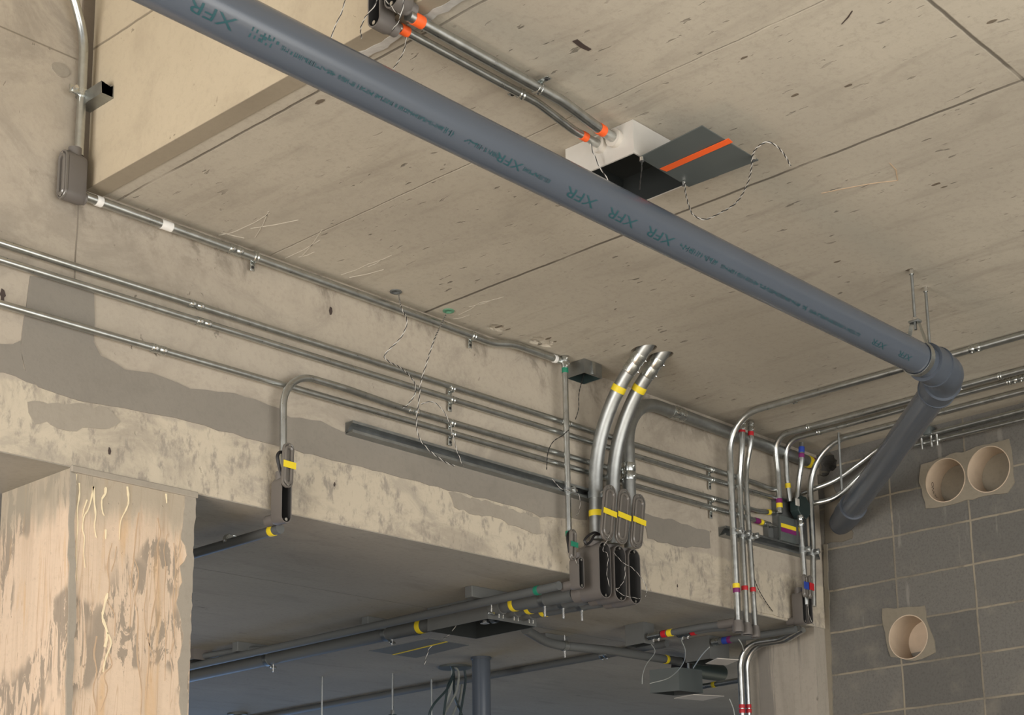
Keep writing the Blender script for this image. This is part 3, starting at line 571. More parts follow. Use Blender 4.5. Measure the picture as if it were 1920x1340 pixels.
# heavy run in the ceiling corner
t, co = conduit('thicker conduit along the corner of beam and ceiling, from grey elbow fitting to green-taped box', [W(157, 367, .03), P(3.70, Y0 - .03, 2.188), P(4.02, Y0 - .03, 2.186), P(4.12, Y0 - .045, 2.205), P(4.42, Y0 - .045, 2.208)], r1, .25,
    couplings=[W(440, 470, .03)], tapes=[(W(185, 378, .03), 'tape_white', .02), (W(1040, 677, .045), 'tape_white', .016)])
strap(P(W(478, 487, .03).x, Y0 - .03, 2.19), (1, 0, 0), (0, 0, -1), (0, -1, 0), r1, 'strap at the coupling of the thick corner conduit, above chalk scratches', 'one-hole straps on the corner conduit')
strap(P(W(886, 634, .03).x, Y0 - .03, 2.187), (1, 0, 0), (0, 0, -1), (0, -1, 0), r1, 'strap on the thick corner conduit below the chipped ceiling gouges', 'one-hole straps on the corner conduit')
t = thing('paper_label', 'torn white paper label stuck on the thick corner conduit', 'label', W(318, 432, .05)); q, d = near(co, W(318, 432, .05))
link('sticker', tube_bm([q - d * .019, q + d * .019], r1 + .0008, 18), 'tape_white', t)
# tall conduit at the corner of the slab edge
t, cl = conduit('bent steel conduit rising against the wall from the grey elbow fitting by the slab edge', [W(148, 292, .035), W(154, 170, .035), W(158, 70, .04), W(140, 0, .06), W(118, -60, .08)], .0135, .35)
lb('grey elbow fitting in the corner where slab edge meets beam', W(127, 330, .035) + Vector((-.012, 0, 0)), (0, 0, 1), (-1, 0, 0), .05, .155, .06, 'closed elbow fittings', hub_up=.03, hub_back=.02, hr=.018, cover=True)
t = thing('strut_bracket', 'short strut bracket on the pale slab edge clamping the bent conduit', 'bracket', P(2.33, 3.99, 2.62))
zb_ = W(160, 197, .04).z
link('channel', strut_bm(frame_m(Vector((2.334, Y0 - .01, zb_)), Vector((0, -1, 0)), Vector((1, 0, 0)), Vector((0, 0, 1))), .125), 'strut_steel', t, smooth=False)
q, d = near(cl, W(150, 175, .035)); link('clamp_ring', tube_bm([q - d * .012, q + d * .012], .019, 18), 'fitting_steel', t); link('clamp_ear', box_bm(q + Vector((-.045, -.012, -.012)), q + Vector((-.012, -.004, .012)), .001), 'fitting_steel', t); link('clamp_bolt', tube_bm([q + Vector((-.034, -.03, 0)), q + Vector((-.034, .01, 0))], .006, 8), 'screw_zinc', t)
# small LB with hanging cover at the column
zl = W(531, 935, .03)
lb('small grey elbow fitting beside the stained column, its cover off', W(537, 936, .075), (0, 0, 1), (0, -1, 0), .042, .155, .055, 'open elbow fittings on the beam', hub_up=.03, hub_back=.05, hr=.017)
cover('grey fitting cover with yellow tape hanging by the stained column', W(540, 872, .085), (.03, 0, 1), (0, -1, 0), .042, .150, 'loose fitting covers', 'tape_yellow', .022)
cable('rubber_gasket', 'black rubber gasket strip looped behind the yellow-taped cover by the column', [W(532, 848, .06), W(524, 848, .06), W(520, 856, .06), W(523, 872, .06), W(528, 888, .06), W(532, 897, .07)], .0055, 'gasket_black', cat='gasket')
bx = W(537, 955, .03).x
t, p_ = conduit('grey soffit conduit leaving the fitting by the column, yellow tape at its end', [P(bx, Y0 + .0, 1.305), P(bx, 5.2, 1.305)], .0165, 0, 'plastic_conduit', 'pvc_conduit', tapes=[(P(bx, Y0 + .04, 1.305), 'tape_yellow', .022)])
strap(P(bx, 4.36, 1.318), (0, 1, 0), (1, 0, 0), (0, 0, -1), .0165, 'dark strap holding the conduit under the soffit next to the column', 'soffit straps')
# long strut on the beam
strut('long slotted steel channel on the beam below the level conduits', W(647, 803.5), W(1118, 937), (0, -1, 0), w=.043, dp=.041)
# upright EMT with small box at the ceiling
ex = W(1063, 850, .06).x
t, cv = conduit('upright steel tube from the green-taped ceiling box down to the small elbow fitting', [P(ex, Y0 - .06, 2.218), P(ex, Y0 - .06, 1.50)], r34, 0, couplings=[P(ex, Y0 - .06, 2.20)], tapes=[(P(ex, Y0 - .06, 2.166), 'tape_green', .022), (W(1064, 1001, .06), 'tape_green', .02)])
bq = C(1092, 682)
t = open_box('junction_box', 'small dark metal box on the ceiling atop the upright tube, open below', (bq.x - .045, bq.y - .05, H - .060), (bq.x + .06, bq.y + .05, H - .001), '-z', 'strut_steel', 'box_dark_green')
link('cover_bracket', box_bm((bq.x - .002, bq.y - .056, H - .056), (bq.x + .016, bq.y - .05, H - .004), .001), 'galvanised_steel', t)
clamp(P(ex, Y0 - .06, W(1065, 921, .06).z - ZO), r34, 'strut clamp with bright bolt where the slim upright tube crosses the long channel', 'strut clamps')
lbx = P(ex + .012, Y0 - .11, W(1068, 1070, .1).z - ZO)
lb('small grey elbow fitting at the foot of the slim green-taped tube', lbx, (0, 0, 1), (0, -1, 0), .032, .125, .05, 'open elbow fittings on the beam', hub_up=.03, hub_back=.06, hr=.017)
cover('clear-grey fitting cover with green tape hanging on the slim upright tube', W(1074, 1021, .10), (.06, 0, 1), (0, -1, 0), .034, .125, 'loose fitting covers', 'tape_green', .02)
cable('rubber_gasket', 'black gasket strip behind the green-taped cover', [W(1068, 996, .08), W(1064, 1004, .08), W(1066, 1022, .09), W(1068, 1036, .095)], .006, 'gasket_black', cat='gasket')
# ------------------------------------------------------------------ three large conduits
GB = 'three large upright conduits'
yb = Y0 - .067
X1, X2, X3 = 4.545, 4.650, 4.752
t, b1 = conduit('large conduit entering the ceiling, outer one with the tape band above its fitting', [P(X1, yb, 1.50), P(X1, yb, 1.985), P(X1 + .012, 3.625, 2.34)], r2, .62, mat='galvanised_rough', seg=28, tapes=[(W(1163, 718, .06), 'tape_yellow', .026), (W(1113, 963, .06), 'tape_yellow', .024)], group=GB)
coupling(b1, onZ(1186, 681, H - .06), r2, t, .09, away=Vector((.8, -.5, -.2)))
t, b2 = conduit('middle large conduit entering the ceiling, yellow band below its coupling', [P(X2, yb, 1.50), P(X2, yb, 1.985), P(X2 + .008, 3.625, 2.34)], r2, .62, mat='galvanised_rough', seg=28, tapes=[(onZ(1196, 726, H - .1), 'tape_yellow', .026)], group=GB)
coupling(b2, onZ(1219, 690, H - .06), r2, t, .09, away=Vector((.8, -.5, -.2)))
t, b3 = conduit('large conduit bending under the ceiling along the beam into the wall hole', [P(X3, yb, 1.50)] + [P(X3 + .25 * (1 - math.cos(k * math.pi / 24)), yb + (Y0 - .036 - yb) * k / 12, 1.916 + .25 * math.sin(k * math.pi / 24)) for k in range(13)] + [P(6.19, Y0 - .034, 2.160)], r2, 0, mat='galvanised_rough', seg=28, tapes=[(P(6.13, yb, 2.16), 'tape_yellow', .03), (P(6.165, yb, 2.16), 'tape_purple', .035)], group=GB)
coupling(b3, W(1277, 770, .06), r2, t, .085); coupling(b3, P(X3, yb, W(1175, 885, .06).z - ZO), r2, t, .07)
clamp(P(X1, yb, W(1113, 929, .06).z - ZO), r2, 'broad strut clamp round the outer large conduit', 'strut clamps')
GL = 'three large open elbow fittings'
tops = ((1134.5, 1068, 'first large open elbow fitting, next to the small one, of three'), (1163, 1073, 'middle one of the three large open elbow fittings'), (1190.5, 1082, 'third large open elbow fitting, farthest from the small one'))
for (px, py, lab), xx in zip(tops, (X1 - .04, X2 - .055, X3 - .07)):
    c = W(px, py, .14); c = Vector((c.x, Y0 - .14, 1.361 + ZO)); lb(lab, c, (0, 0, 1), (0, -1, 0), .072, .225, .115, GL, hub_up=.02, hub_back=.06, hr=.032)
for px, py, lab in ((1141, 961, 'large grey cover hung at the outer big conduit, yellow tape across'), (1168, 968, 'large grey cover hung in the middle of three, yellow tape across'), (1196, 977, 'large grey cover hung last of three beside a bare beam patch, yellow tape across')):
    cover(lab, W(px, py, .165), (.10, -.05, 1), (0, -1, -.05), .072, .228, 'large loose fitting covers', 'tape_yellow', .022)
cable('rubber_gasket', 'black gasket loop above the first large open elbow fitting', [W(1124, 1002, .12), W(1115, 998, .12), W(1103, 1004, .12), W(1096, 1013, .12), W(1100, 1020, .12), W(1108, 1014, .12), W(1115, 1003, .12), W(1126, 1001, .12)], .005, 'gasket_black', cat='gasket')
# conduits under the soffit from the fittings to the pull box
GP = 'large conduits from the open fittings to the pull box'
yf = 4.566
for k, xx in enumerate((4.505, 4.592, 4.680)):
    t, p_ = conduit(('first large soffit conduit into the pull box, nearest the column', 'middle one of three large soffit conduits into the pull box', 'last large soffit conduit into the pull box, nearest the block wall')[k],
        [P(xx, Y0 + .02, 1.293), P(xx, yf, 1.308)], .0302, 0, 'plastic_conduit', 'pvc_conduit', group=GP, seg=24, tapes=[(P(xx, yf - .13, 1.304), 'tape_yellow', .022)])
    link('collar', tube_bm([P(xx, yf - .065, 1.306), P(xx, yf - .004, 1.308)], .0335, 24), 'box_grey', t)
    for s in (-.012, .012): link('screw', tube_bm([P(xx + s, yf - .05, 1.272), P(xx + s, yf - .05, 1.256)], .004, 8), 'screw_zinc', t)
    h = thing('pipe_clamp', ('beam-clamp loop under the first large soffit conduit', 'beam-clamp loop under the middle large soffit conduit', 'beam-clamp loop under the third large soffit conduit')[k], 'clamp', P(xx, 4.30 - k * .05, 1.30), 'clamps under the soffit conduits')
    yy = 4.27 - k * .02
    link('loop', tube_bm([P(xx, yy - .012, 1.298), P(xx, yy + .012, 1.298)], .0335, 20), 'strut_steel', h); link('bolt', tube_bm([P(xx, yy, 1.268), P(xx, yy, 1.225)], .005, 8), 'screw_zinc', h)
pb = open_box('pull_box', 'long grey pull box under the soffit fed by three large conduits', P(4.482, yf, 1.26), P(4.765, 4.93, 1.3595), '-z', 'box_grey', 'box_inside', cat='pull box')
link('locknut', tube_bm([P(4.56, 4.60, 1.285), P(4.56, 4.62, 1.285)], .028, 18, hollow=.006), 'screw_zinc', pb); link('knockout_bush', tube_bm([P(4.555, 4.66, 1.262), P(4.555, 4.66, 1.272)], .02, 18), 'screw_zinc', pb)
cp = [P(4.50, 4.94, 1.235), P(4.74, 4.95, 1.235), P(4.73, 5.28, 1.222), P(4.45, 5.27, 1.222)]
t = thing('loose_cover_plate', 'flat grey lid hanging loose below the long pull box', 'box cover', cp[0]); link('sheet', prism(cp, (0, 0, -1), .003), 'box_grey', t, smooth=False)
link('tape_line', prism([P(4.60, 4.945, 1.2315), P(4.612, 4.945, 1.2315), P(4.60, 5.275, 1.2185), P(4.588, 5.275, 1.2185)], (0, 0, -1), .001), 'tape_yellow', t, smooth=False)
wire('twisted_wire', 'thin wire pair holding the loose lid of the pull box', [P(4.62, 4.90, 1.30), P(4.62, 4.95, 1.26), P(4.61, 5.05, 1.225), P(4.60, 5.08, 1.15)])
t, p_ = conduit('large grey conduit running on from the pull box toward the dark far end', [P(4.53, 4.932, 1.30), P(4.53, 8.2, 1.30)], .0302, 0, 'plastic_conduit', 'pvc_conduit', seg=24, tapes=[(P(4.53, 5.02, 1.30), 'tape_yellow', .028)])
t, p_ = conduit('slim grey conduit along the soffit past the pull box from the green-taped fitting', [P(4.362, Y0 - .03, 1.296), P(4.362, 8.2, 1.297)], .0175, 0, 'plastic_conduit', 'pvc_conduit', tapes=[(P(4.362, 4.17, 1.296), 'tape_green', .02)])
for k, (yy, x0_, lab) in enumerate(((4.50, 4.305, 'short strut block under the soffit beside the pull box'), (5.24, 4.40, 'short strut block under the soffit beyond the pull box'), (6.07, 4.335, 'short strut block under the soffit by the junction fitting behind the column'))):
    tag(link('strut_block', box_bm(P(x0_ + .004, yy - .0205, 1.314), P(x0_ + .31, yy + .0205, 1.3598), .002), 'box_grey', smooth=False), lab, 'strut channel', 'strut blocks under the low soffit')
    h = thing('pipe_clamp', ('thumb-screw clamp under the strut block beside the pull box', 'thumb-screw clamp under the strut block beyond the pull box', 'thumb-screw clamp under the strut block behind the column')[k], 'clamp', P(4.48, yy, 1.3), 'clamps under the strut blocks')
    if k: link('loop', tube_bm([P(4.53, yy - .012, 1.30), P(4.53, yy + .012, 1.30)], .0335, 20), 'strut_steel', h)
    xb_ = 4.405 if k == 0 else 4.53
    link('bolt', tube_bm([P(xb_, yy - .03, 1.314 if k == 0 else 1.27), P(xb_, yy - .03, 1.235 if k else 1.262)], .005, 8), 'screw_zinc', h); link('wing', box_bm(P(xb_ - .018, yy - .034, 1.252), P(xb_ + .018, yy - .026, 1.262), .002), 'fitting_steel', h)
q = S(372, 1232, .03); t = open_box('junction_box', 'small dark junction fitting on the soffit at the column edge', q + Vector((-.06, -.05, -.02)), q + Vector((.04, .05, .03)), '-z', 'fitting_plastic', 'fitting_inside')
link('outlet', tube_bm(fillet([q + Vector((0, -.05, 0)), q + Vector((.03, -.25, 0)), q + Vector((.09, -.42, -.005))], .2), .014, 12), 'pvc_conduit', t)
# crossing conduit behind the pull box
t, p_ = conduit('grey conduit bending out from behind the pull box under the soffit', [S(985, 1180, .05), S(1032, 1208, .073), S(1144, 1219, .073), S(1275, 1240, .073)], .021, .35, 'plastic_conduit', 'pvc_conduit', tapes=[(S(1247, 1236, .073), 'tape_yellow', .02)])
q = S(1051, 1190, .0); tag(link('strut_block', box_bm(q + Vector((-.10, 0, -.046)), q + Vector((.05, .041, -.0005)), .002), 'box_grey', smooth=False), 'short strut block hanging over the crossing soffit conduit', 'strut channel', 'strut blocks under the low soffit')
h = thing('pipe_clamp', 'clamp and bolt holding the crossing soffit conduit to its block', 'clamp', q); q2, d2 = near(p_, S(1052, 1212, .073)); link('loop', tube_bm([q2 - d2 * .012, q2 + d2 * .012], .025, 18), 'strut_steel', h); link('bolt', tube_bm([q2 + Vector((0, 0, .05)), q2 + Vector((0, 0, -.055))], .005, 8), 'screw_zinc', h)
# far background services
t, p_ = conduit('thin dark pipe crossing far back under the soffit behind the grey drop pipe', [P(5.86, 4.75, 1.339), P(5.88, 9.5, 1.339)], .018, 0, 'plastic_conduit', 'pvc_conduit', couplings=[P(5.865, 5.15, 1.339)])
t = thing('drain_pipe', 'dark grey upright drain pipe dropping from the low soffit', 'pipe', S(902, 1234)); c = S(902, 1232); tube('barrel', [c + Vector((0, 0, -.004)), c + Vector((0, 0, -2.95))], .046, 'pvc_pipe', t, 28); link('collar', tube_bm([c, c + Vector((0, 0, -.012))], .052, 28), 'pvc_elbow', t)
for k, ((px, py), lab) in enumerate((((604, 1268), 'threaded rod hanging nearest the column under the low soffit'), ((736, 1262), 'threaded rod with a bright nut and hanger loop under the low soffit'), ((809, 1273), 'threaded rod hanging beside the cable bundle'))):
    c = S(px, py); t = thing('threaded_rod', lab, 'rod', c, 'threaded rods under the low soffit'); tube('rod', [c, c + Vector((0, 0, -.62))], .0055, 'strut_steel', t, 8)
    if k == 1: link('nut', tube_bm([c + Vector((0, 0, -.195)), c + Vector((0, 0, -.215))], .012, 6), 'screw_zinc', t)
    if k:
        z0 = -.22 if k == 1 else -.26; a = [c + Vector((.55 * v, -.45 * v, z0 - .9 * v * v * 6 if abs(v) < .12 else z0 - .09)) for v in (-.14, -.10, -.05, 0, .05, .10, .14)]
        link('hanger_loop', tube_bm(spline(a, 4), .006, 8), 'cable_dark', t)
c0 = S(853, 1249); plate = tag(link('cable_plate', tube_bm([c0, c0 + Vector((0, 0, -.01))], .085, 24), 'box_painted'), 'dark round plate on the low soffit where the cables drop', 'plate')
cabs = (([(846, 1243), (850, 1262), (840, 1285), (836, 1310), (832, 1340)], 'cable_dark', 'dark cable veering widest toward the threaded rod'), ([(852, 1246), (860, 1262), (856, 1295), (840, 1325), (828, 1345)], 'cable_grey', 'pale cable bowing out in the middle of the bundle'), ([(871, 1256), (873, 1275), (868, 1310), (862, 1342)], 'cable_dark', 'dark cable nearest the drain pipe'),
        ([(848, 1255), (846, 1290), (836, 1320), (833, 1345)], 'cable_grey', 'pale cable hanging innermost in the bundle'), ([(851, 1262), (852, 1300), (860, 1325), (868, 1345)], 'cable_dark', 'dark cable crossing the bundle toward the drain pipe'), ([(866, 1283), (862, 1310), (853, 1330), (846, 1346)], 'cable_grey', 'pale cable hanging between the dark ones near the drain pipe'))
for k, (pp, m, lab) in enumerate(cabs):
    pts = [onY(x, y, c0.y - .03 + .012 * k) for x, y in pp]; pts[0].z = min(pts[0].z, L - .004); cable('hanging_cable', lab, pts, .0062, m, 'cables dropping from the soffit plate')
cable('hanging_cable', 'dark cable sweeping across to the third threaded rod', [onY(849, 1270, c0.y - .05), onY(838, 1292, c0.y - .07), onY(815, 1318, c0.y - .1), onY(806, 1335, c0.y - .1), onY(806, 1345, c0.y - .1)], .0062, 'cable_dark', 'cables dropping from the soffit plate')
q = S(445, 1337); t = thing('soffit_anchor', 'small dark round anchor on the soffit at the frame edge', 'anchor', q); link('disc', tube_bm([q, q + Vector((0, 0, -.012))], .06, 20), 'box_painted', t); link('stub', tube_bm([q, q + Vector((0, 0, -.16))], .025, 14), 'box_painted', t)

# ------------------------------------------------------------------ cluster beside the block wall
yv = Y0 - .080
GU = 'upright conduits beside the block wall'
v1x = W(1370, 1000, .062).x
zt = H - ZO - .0175
t, v1 = conduit('tall steel tube bending from the beam onto the ceiling, first of the upright cluster', [P(v1x, yv, 1.25), P(v1x - .005, yv, zt), P(5.458, -1.0, zt)], .0148, .17, group=GU,
    tapes=[(W(1370, 1099, .06), 'tape_yellow', .022), (W(1371, 1107, .06), 'tape_purple', .022)])
coupling(v1, C(1835, 657, .02), .0148, t, .05, away=Vector((-.5, 0, -1)))
strap(P(5.446, C(1488, 750, .02).y, zt), (0, 1, 0), (1, 0, 0), (0, 0, -1), .0148, 'strap on the ceiling tube that crosses behind the large drain pipe', 'ceiling conduit straps')
v2x, v3x = W(1388, 1050, .062).x, W(1404, 1050, .062).x
t, v2 = conduit('middle upright steel tube with a red band at its top, offset bend below', [P(v2x, yv, 1.25), W(1386, 905, .062), W(1391, 838, .10), W(1391.5, 792, .10)], .0140, .3, group=GU, tapes=[(W(1391, 806, .10), 'tape_red', .024), (W(1388, 1103, .06), 'tape_red', .02)], couplings=[W(1391, 797, .10)])
t, v3 = conduit('third upright steel tube with a red band at its top, sharper offset bend', [P(v3x, yv, 1.25), W(1398, 900, .062), W(1400, 870, .062), W(1407.5, 834, .10), W(1408, 790, .10)], .0125, .3, group=GU, tapes=[(W(1408, 813, .10), 'tape_red', .022), (W(1404, 1106, .06), 'tape_red', .02)], couplings=[W(1408, 800, .10)])
# elbows at the foot (openings facing down)
GE = 'elbow fittings at the foot of the upright tubes'
feet = []
for k, (xx, rr, lab) in enumerate(((v1x, .026, 'grey elbow fitting under the purple-banded tube'), (v2x, .026, 'grey elbow fitting under the middle red-banded tube'), (v3x, .021, 'grey elbow fitting under the slimmest red-banded tube'))):
    c = P(xx, yv, 1.27 - .004 * k); t = thing('elbow_fitting', lab, 'conduit fitting', c, GE)
    link('hub', tube_bm([c + Vector((0, 0, .018)), c + Vector((0, 0, .002)), c + Vector((0, 0, -.006)), c + Vector((0, 0, -.034))], [rr * .85, rr * .9, rr, rr], 20, hollow=.006), 'fitting_plastic', t)
    link('opening', tube_bm([c + Vector((0, 0, -.032)), c + Vector((0, 0, -.020))], rr - .006, 18), 'fitting_inside', t)
    link('back_arm', tube_bm([c + Vector((0, rr * .5, .012)), c + Vector((0, .10, .014))], [rr * .75, rr * .75], 18), 'fitting_plastic', t); feet.append(c)
# soffit conduits from those elbows
for k, (c, tapes_, yend) in enumerate(((feet[0], ((4.385, 'tape_yellow'), (4.418, 'tape_red')), 4.435), (feet[1], ((4.30, 'tape_red'),), 4.315))):
    a = c + Vector((0, .10, .014)); zl_ = 1.289 + ZO
    lab = ('grey conduit under the soffit ending in red and yellow tape at the open box', 'grey conduit under the soffit ending in red tape beside its neighbour')[k]
    t, p_ = conduit(lab, [a, Vector((c.x, 4.20, zl_)), Vector((c.x, yend, zl_))], .0155, .3, 'plastic_conduit', 'pvc_conduit', tapes=[(Vector((c.x, y_, zl_)), m_, .026) for y_, m_ in tapes_])
    ee = p_[-1]; link('connector', tube_bm([ee + Vector((0, .002, 0)), ee + Vector((0, .075, 0))], .0175, 14), 'fitting_steel', t)
    for s in (.02, .05): link('set_screw', tube_bm([ee + Vector((0, s, -.013)), ee + Vector((0, s, -.028))], .005, 8), 'screw_zinc', t)
# strut across the cluster and its clamps
strut('strut channel carrying the upright tubes beside the block wall', W(1347, 997), W(1524, 1043), (0, -1, 0), w=.043, dp=.041)
for xx, rr, lab in ((v1x, .0148, 'strut clamp round the first tall tube of the upright cluster'), (v2x, .014, 'strut clamp round the middle red-banded tube'), (v3x, .0125, 'strut clamp round the slimmest red-banded tube')):
    clamp(P(xx, yv, W(1372 + (xx - v1x) * 240, 1001 + (xx - v1x) * 70, .05).z - ZO), rr, lab, 'strut clamps')
# tubes bending to the ceiling near the block wall
v4x, v5x, v7x = 5.815, 5.905, 6.065
zt2 = H - ZO - .0165
t, v4 = conduit('steel tube bending off the ceiling, purple and yellow bands at its foot', [W(1462, 962, .05), P(v4x + .03, Y0 - .05, 2.05), P(v4x, Y0 - .06, zt2), P(v4x, -1.0, zt2)], .0140, .16, group=GU, tapes=[(W(1463, 940, .05), 'tape_purple', .022), (W(1463, 948, .05), 'tape_yellow', .022)])
strap(P(v4x, C(1514, 801, .02).y, zt2), (0, 1, 0), (1, 0, 0), (0, 0, -1), .0140, 'strap near the bend of the purple and yellow banded tube', 'ceiling conduit straps')
strap(P(v4x, C(1877, 707, .02).y, zt2), (0, 1, 0), (1, 0, 0), (0, 0, -1), .0140, 'strap beyond the drain pipe on the tube banded purple and yellow', 'ceiling conduit straps')
q, d = near(v4, C(1790, 729, .03)); tag(link('paper_label', tube_bm([q - d * .022, q + d * .022], .0148, 16), 'tape_white'), 'white paper label on the ceiling tube past the drain elbow', 'label')
t, v5 = conduit('steel tube with a yellow band entering the wall box, bending off the ceiling', [W(1481, 940, .05), P(v5x + .01, Y0 - .05, 2.05), P(v5x, Y0 - .06, zt2), P(v5x, -1.0, zt2)], .0125, .15, group=GU, tapes=[(W(1481.5, 911, .05), 'tape_yellow', .022)])
coupling(v5, C(1913, 714, .02), .0125, t, .05, away=Vector((-.5, 0, -1)))
strap(P(v5x, C(1535, 810, .02).y, zt2), (0, 1, 0), (1, 0, 0), (0, 0, -1), .0125, 'strap near the bend of the yellow-banded tube', 'ceiling conduit straps')
strap(P(v5x, C(1897, 719, .02).y, zt2), (0, 1, 0), (1, 0, 0), (0, 0, -1), .0125, 'strap beyond the drain pipe on the yellow-banded tube', 'ceiling conduit straps')
t, v6 = conduit('short steel tube with blue and purple bands at its top and an offset bend', [W(1494, 940, .06), W(1497, 905, .07), W(1503, 868, .10), W(1503, 830, .10)], .0130, .3, group=GU, tapes=[(W(1502.5, 843, .10), 'tape_blue', .028), (W(1502.5, 854, .10), 'tape_purple', .02)], couplings=[])
t, v7 = conduit('steel tube bending down from the ceiling past the wall box to the paired foot fittings', [P(6.035, yv, 1.43), P(v7x - .005, yv, 1.75), P(v7x, yv, zt2), P(v7x + .005, -1.0, zt2)], .0140, .26, group=GU)
v8x = W(1499, 1050, .062).x
t, v8 = conduit('short steel tube dropping from the dark wall box to the paired foot fittings', [P(v8x + .01, yv, 1.43), P(v8x, yv, W(1497, 976, .06).z - ZO)], .0130, 0, group=GU, tapes=[(W(1498, 1096, .06), 'tape_purple', .016), (W(1498, 1104, .06), 'tape_blue', .022)], couplings=[W(1497, 978, .06)])
for xx, lab in ((v8x + .006, 'strut clamp on the tube dropping from the dark wall box'), (6.045, 'strut clamp on the tube nearest the block wall')): clamp(P(xx, yv, W(1505, 1036, .05).z - ZO), .0135, lab, 'strut clamps')
# paired open elbow fittings
GQ = 'paired open elbow fittings by the block wall'
for px, lab, cl_ in ((1508.5, 'open elbow fitting under the blue-banded tube', 'blue'), (1519.5, 'open elbow fitting under the tube nearest the block wall', 'red')):
    lb(lab, W(px, 1138, .085), (0, 0, 1), (0, -1, 0), .036, .155, .058, GQ, hub_up=.03, hub_back=.05, hr=.017)
cover('small fitting cover with blue and purple tape hanging by the block wall', W(1509, 1098, .115), (.02, 0, 1), (0, -1, 0), .032, .110, 'loose fitting covers', 'tape_blue', .034)
cover('small fitting cover with red tape hanging nearest the block wall', W(1519, 1100, .115), (.05, 0, 1), (0, -1, 0), .030, .110, 'loose fitting covers', 'tape_red', .034)
# two tubes leaving toward the block wall and the lowest ceiling pair
GR = 'pair of tubes running along the top of the block wall'
for k, (y0_, yr, lab) in enumerate((((1512, 922), 826, 'upper tube of the pair along the block wall, curving onto the beam'), ((1512, 948), 839, 'lower tube of the pair along the block wall, curving onto the beam'))):
    o = .05; run = [R(1660, yr + 9, .05), R(1920, yr - 57 if k == 0 else yr - 53, .05)]; far = Vector((run[1].x, -1.0, run[1].z))
    st = W(y0_[0] - 14, y0_[1] + 4, .04); mid = R(1566, 900 if k == 0 else 932, .10)
    pts = spline([st, W(y0_[0] + 6, y0_[1] - 3, .045), mid, R(1612, 868 if k == 0 else 892, .06), run[0], run[0].lerp(run[1], .3)], 8) + [run[1], far]
    t = thing('metal_conduit', lab, 'conduit', pts[0], GR); tube('tube', pts, .0125, 'galvanised_steel', t, 16)
q = R(1742, 820, .05)
t = thing('trapeze_clamp', 'clamp with bolts gripping the pair of tubes above the sleeves', 'clamp', q); link('plate', box_bm(q + Vector((-.025, -.02, .01)), q + Vector((.03, .02, .05)), .003), 'box_painted', t)
for s in (-.05, -.02, .03): link('bolt', tube_bm([q + Vector((-.02, s, .0)), q + Vector((-.02, s, -.055))], .005, 8), 'screw_zinc', t)
link('rod', tube_bm([q + Vector((0, .02, .02)), q + Vector((0, .02, H - q.z))], .005, 8), 'strut_steel', t)
c = C(1572, 811, 0.0); c = Vector((c.x, c.y, H)); e = onX(1575, 908, c.x)
t = thing('threaded_rod', 'thin rod hanging from the ceiling in front of the curving tubes', 'rod', c); tube('rod', [c, Vector((c.x, c.y, e.z - .03))], .0055, 'strut_steel', t, 8)
# wall boxes
a, b = W(1447, 936, .0), W(1487, 1018, .0)
open_box('junction_box', 'grey wall box behind the banded tubes beside the block wall', (W(1447, 960).x, Y0 - .035, W(1447, 1012).z), (W(1500, 960).x, Y0 - .001, W(1447, 932).z), '-y', 'box_grey', 'box_grey', wall=.003)
t = open_box('junction_box', 'pale grey box on the beam at the purple and yellow tube end', (W(1430, 985).x, Y0 - .03, W(1430, 1010).z), (W(1462, 985).x, Y0 - .001, W(1430, 984).z), '-y', 'box_grey', 'box_grey', wall=.003)
q = W(1477, 988, .055)
t = thing('marked_panel', 'dark panel with yellow and purple tape stripes below the dark wall box', 'panel', q)
xa, xb, za, zb2 = W(1463, 985, .05).x, W(1490, 985, .05).x, W(1463, 1012, .05).z, W(1463, 966, .05).z
link('plate', box_bm((xa, Y0 - .055, za), (xb, Y0 - .037, zb2), .002), 'box_painted', t)
zy = W(1463, 982, .05).z; link('yellow_stripe', box_bm((xa - .001, Y0 - .0565, zy - .015), (xb + .001, Y0 - .0548, zy + .004)), 'tape_yellow', t, smooth=False); link('purple_stripe', box_bm((xa - .001, Y0 - .0565, zy - .036), (xb + .001, Y0 - .0548, zy - .015)), 'tape_purple', t, smooth=False)
q = W(1497, 953, .05)
t = thing('junction_box', 'dark green angular wall box at the foot of the blue-banded tube', 'junction box', q)
pts = [Vector((q.x + .055 * math.cos(a_), Y0 - .036, q.z + .058 * math.sin(a_))) for a_ in [math.radians(22.5 + 45 * k) for k in range(8)]]
bm = prism(pts, (0, -1, 0), .048); bmesh.ops.bevel(bm, geom=bm.edges[:], offset=.003, segments=1, affect='EDGES'); link('shell', bm, 'box_dark_green', t, smooth=False)
link('clip', box_bm(q + Vector((-.075, -.04, -.005)), q + Vector((-.045, -.034, .03)), .002), 'box_aluminium', t)
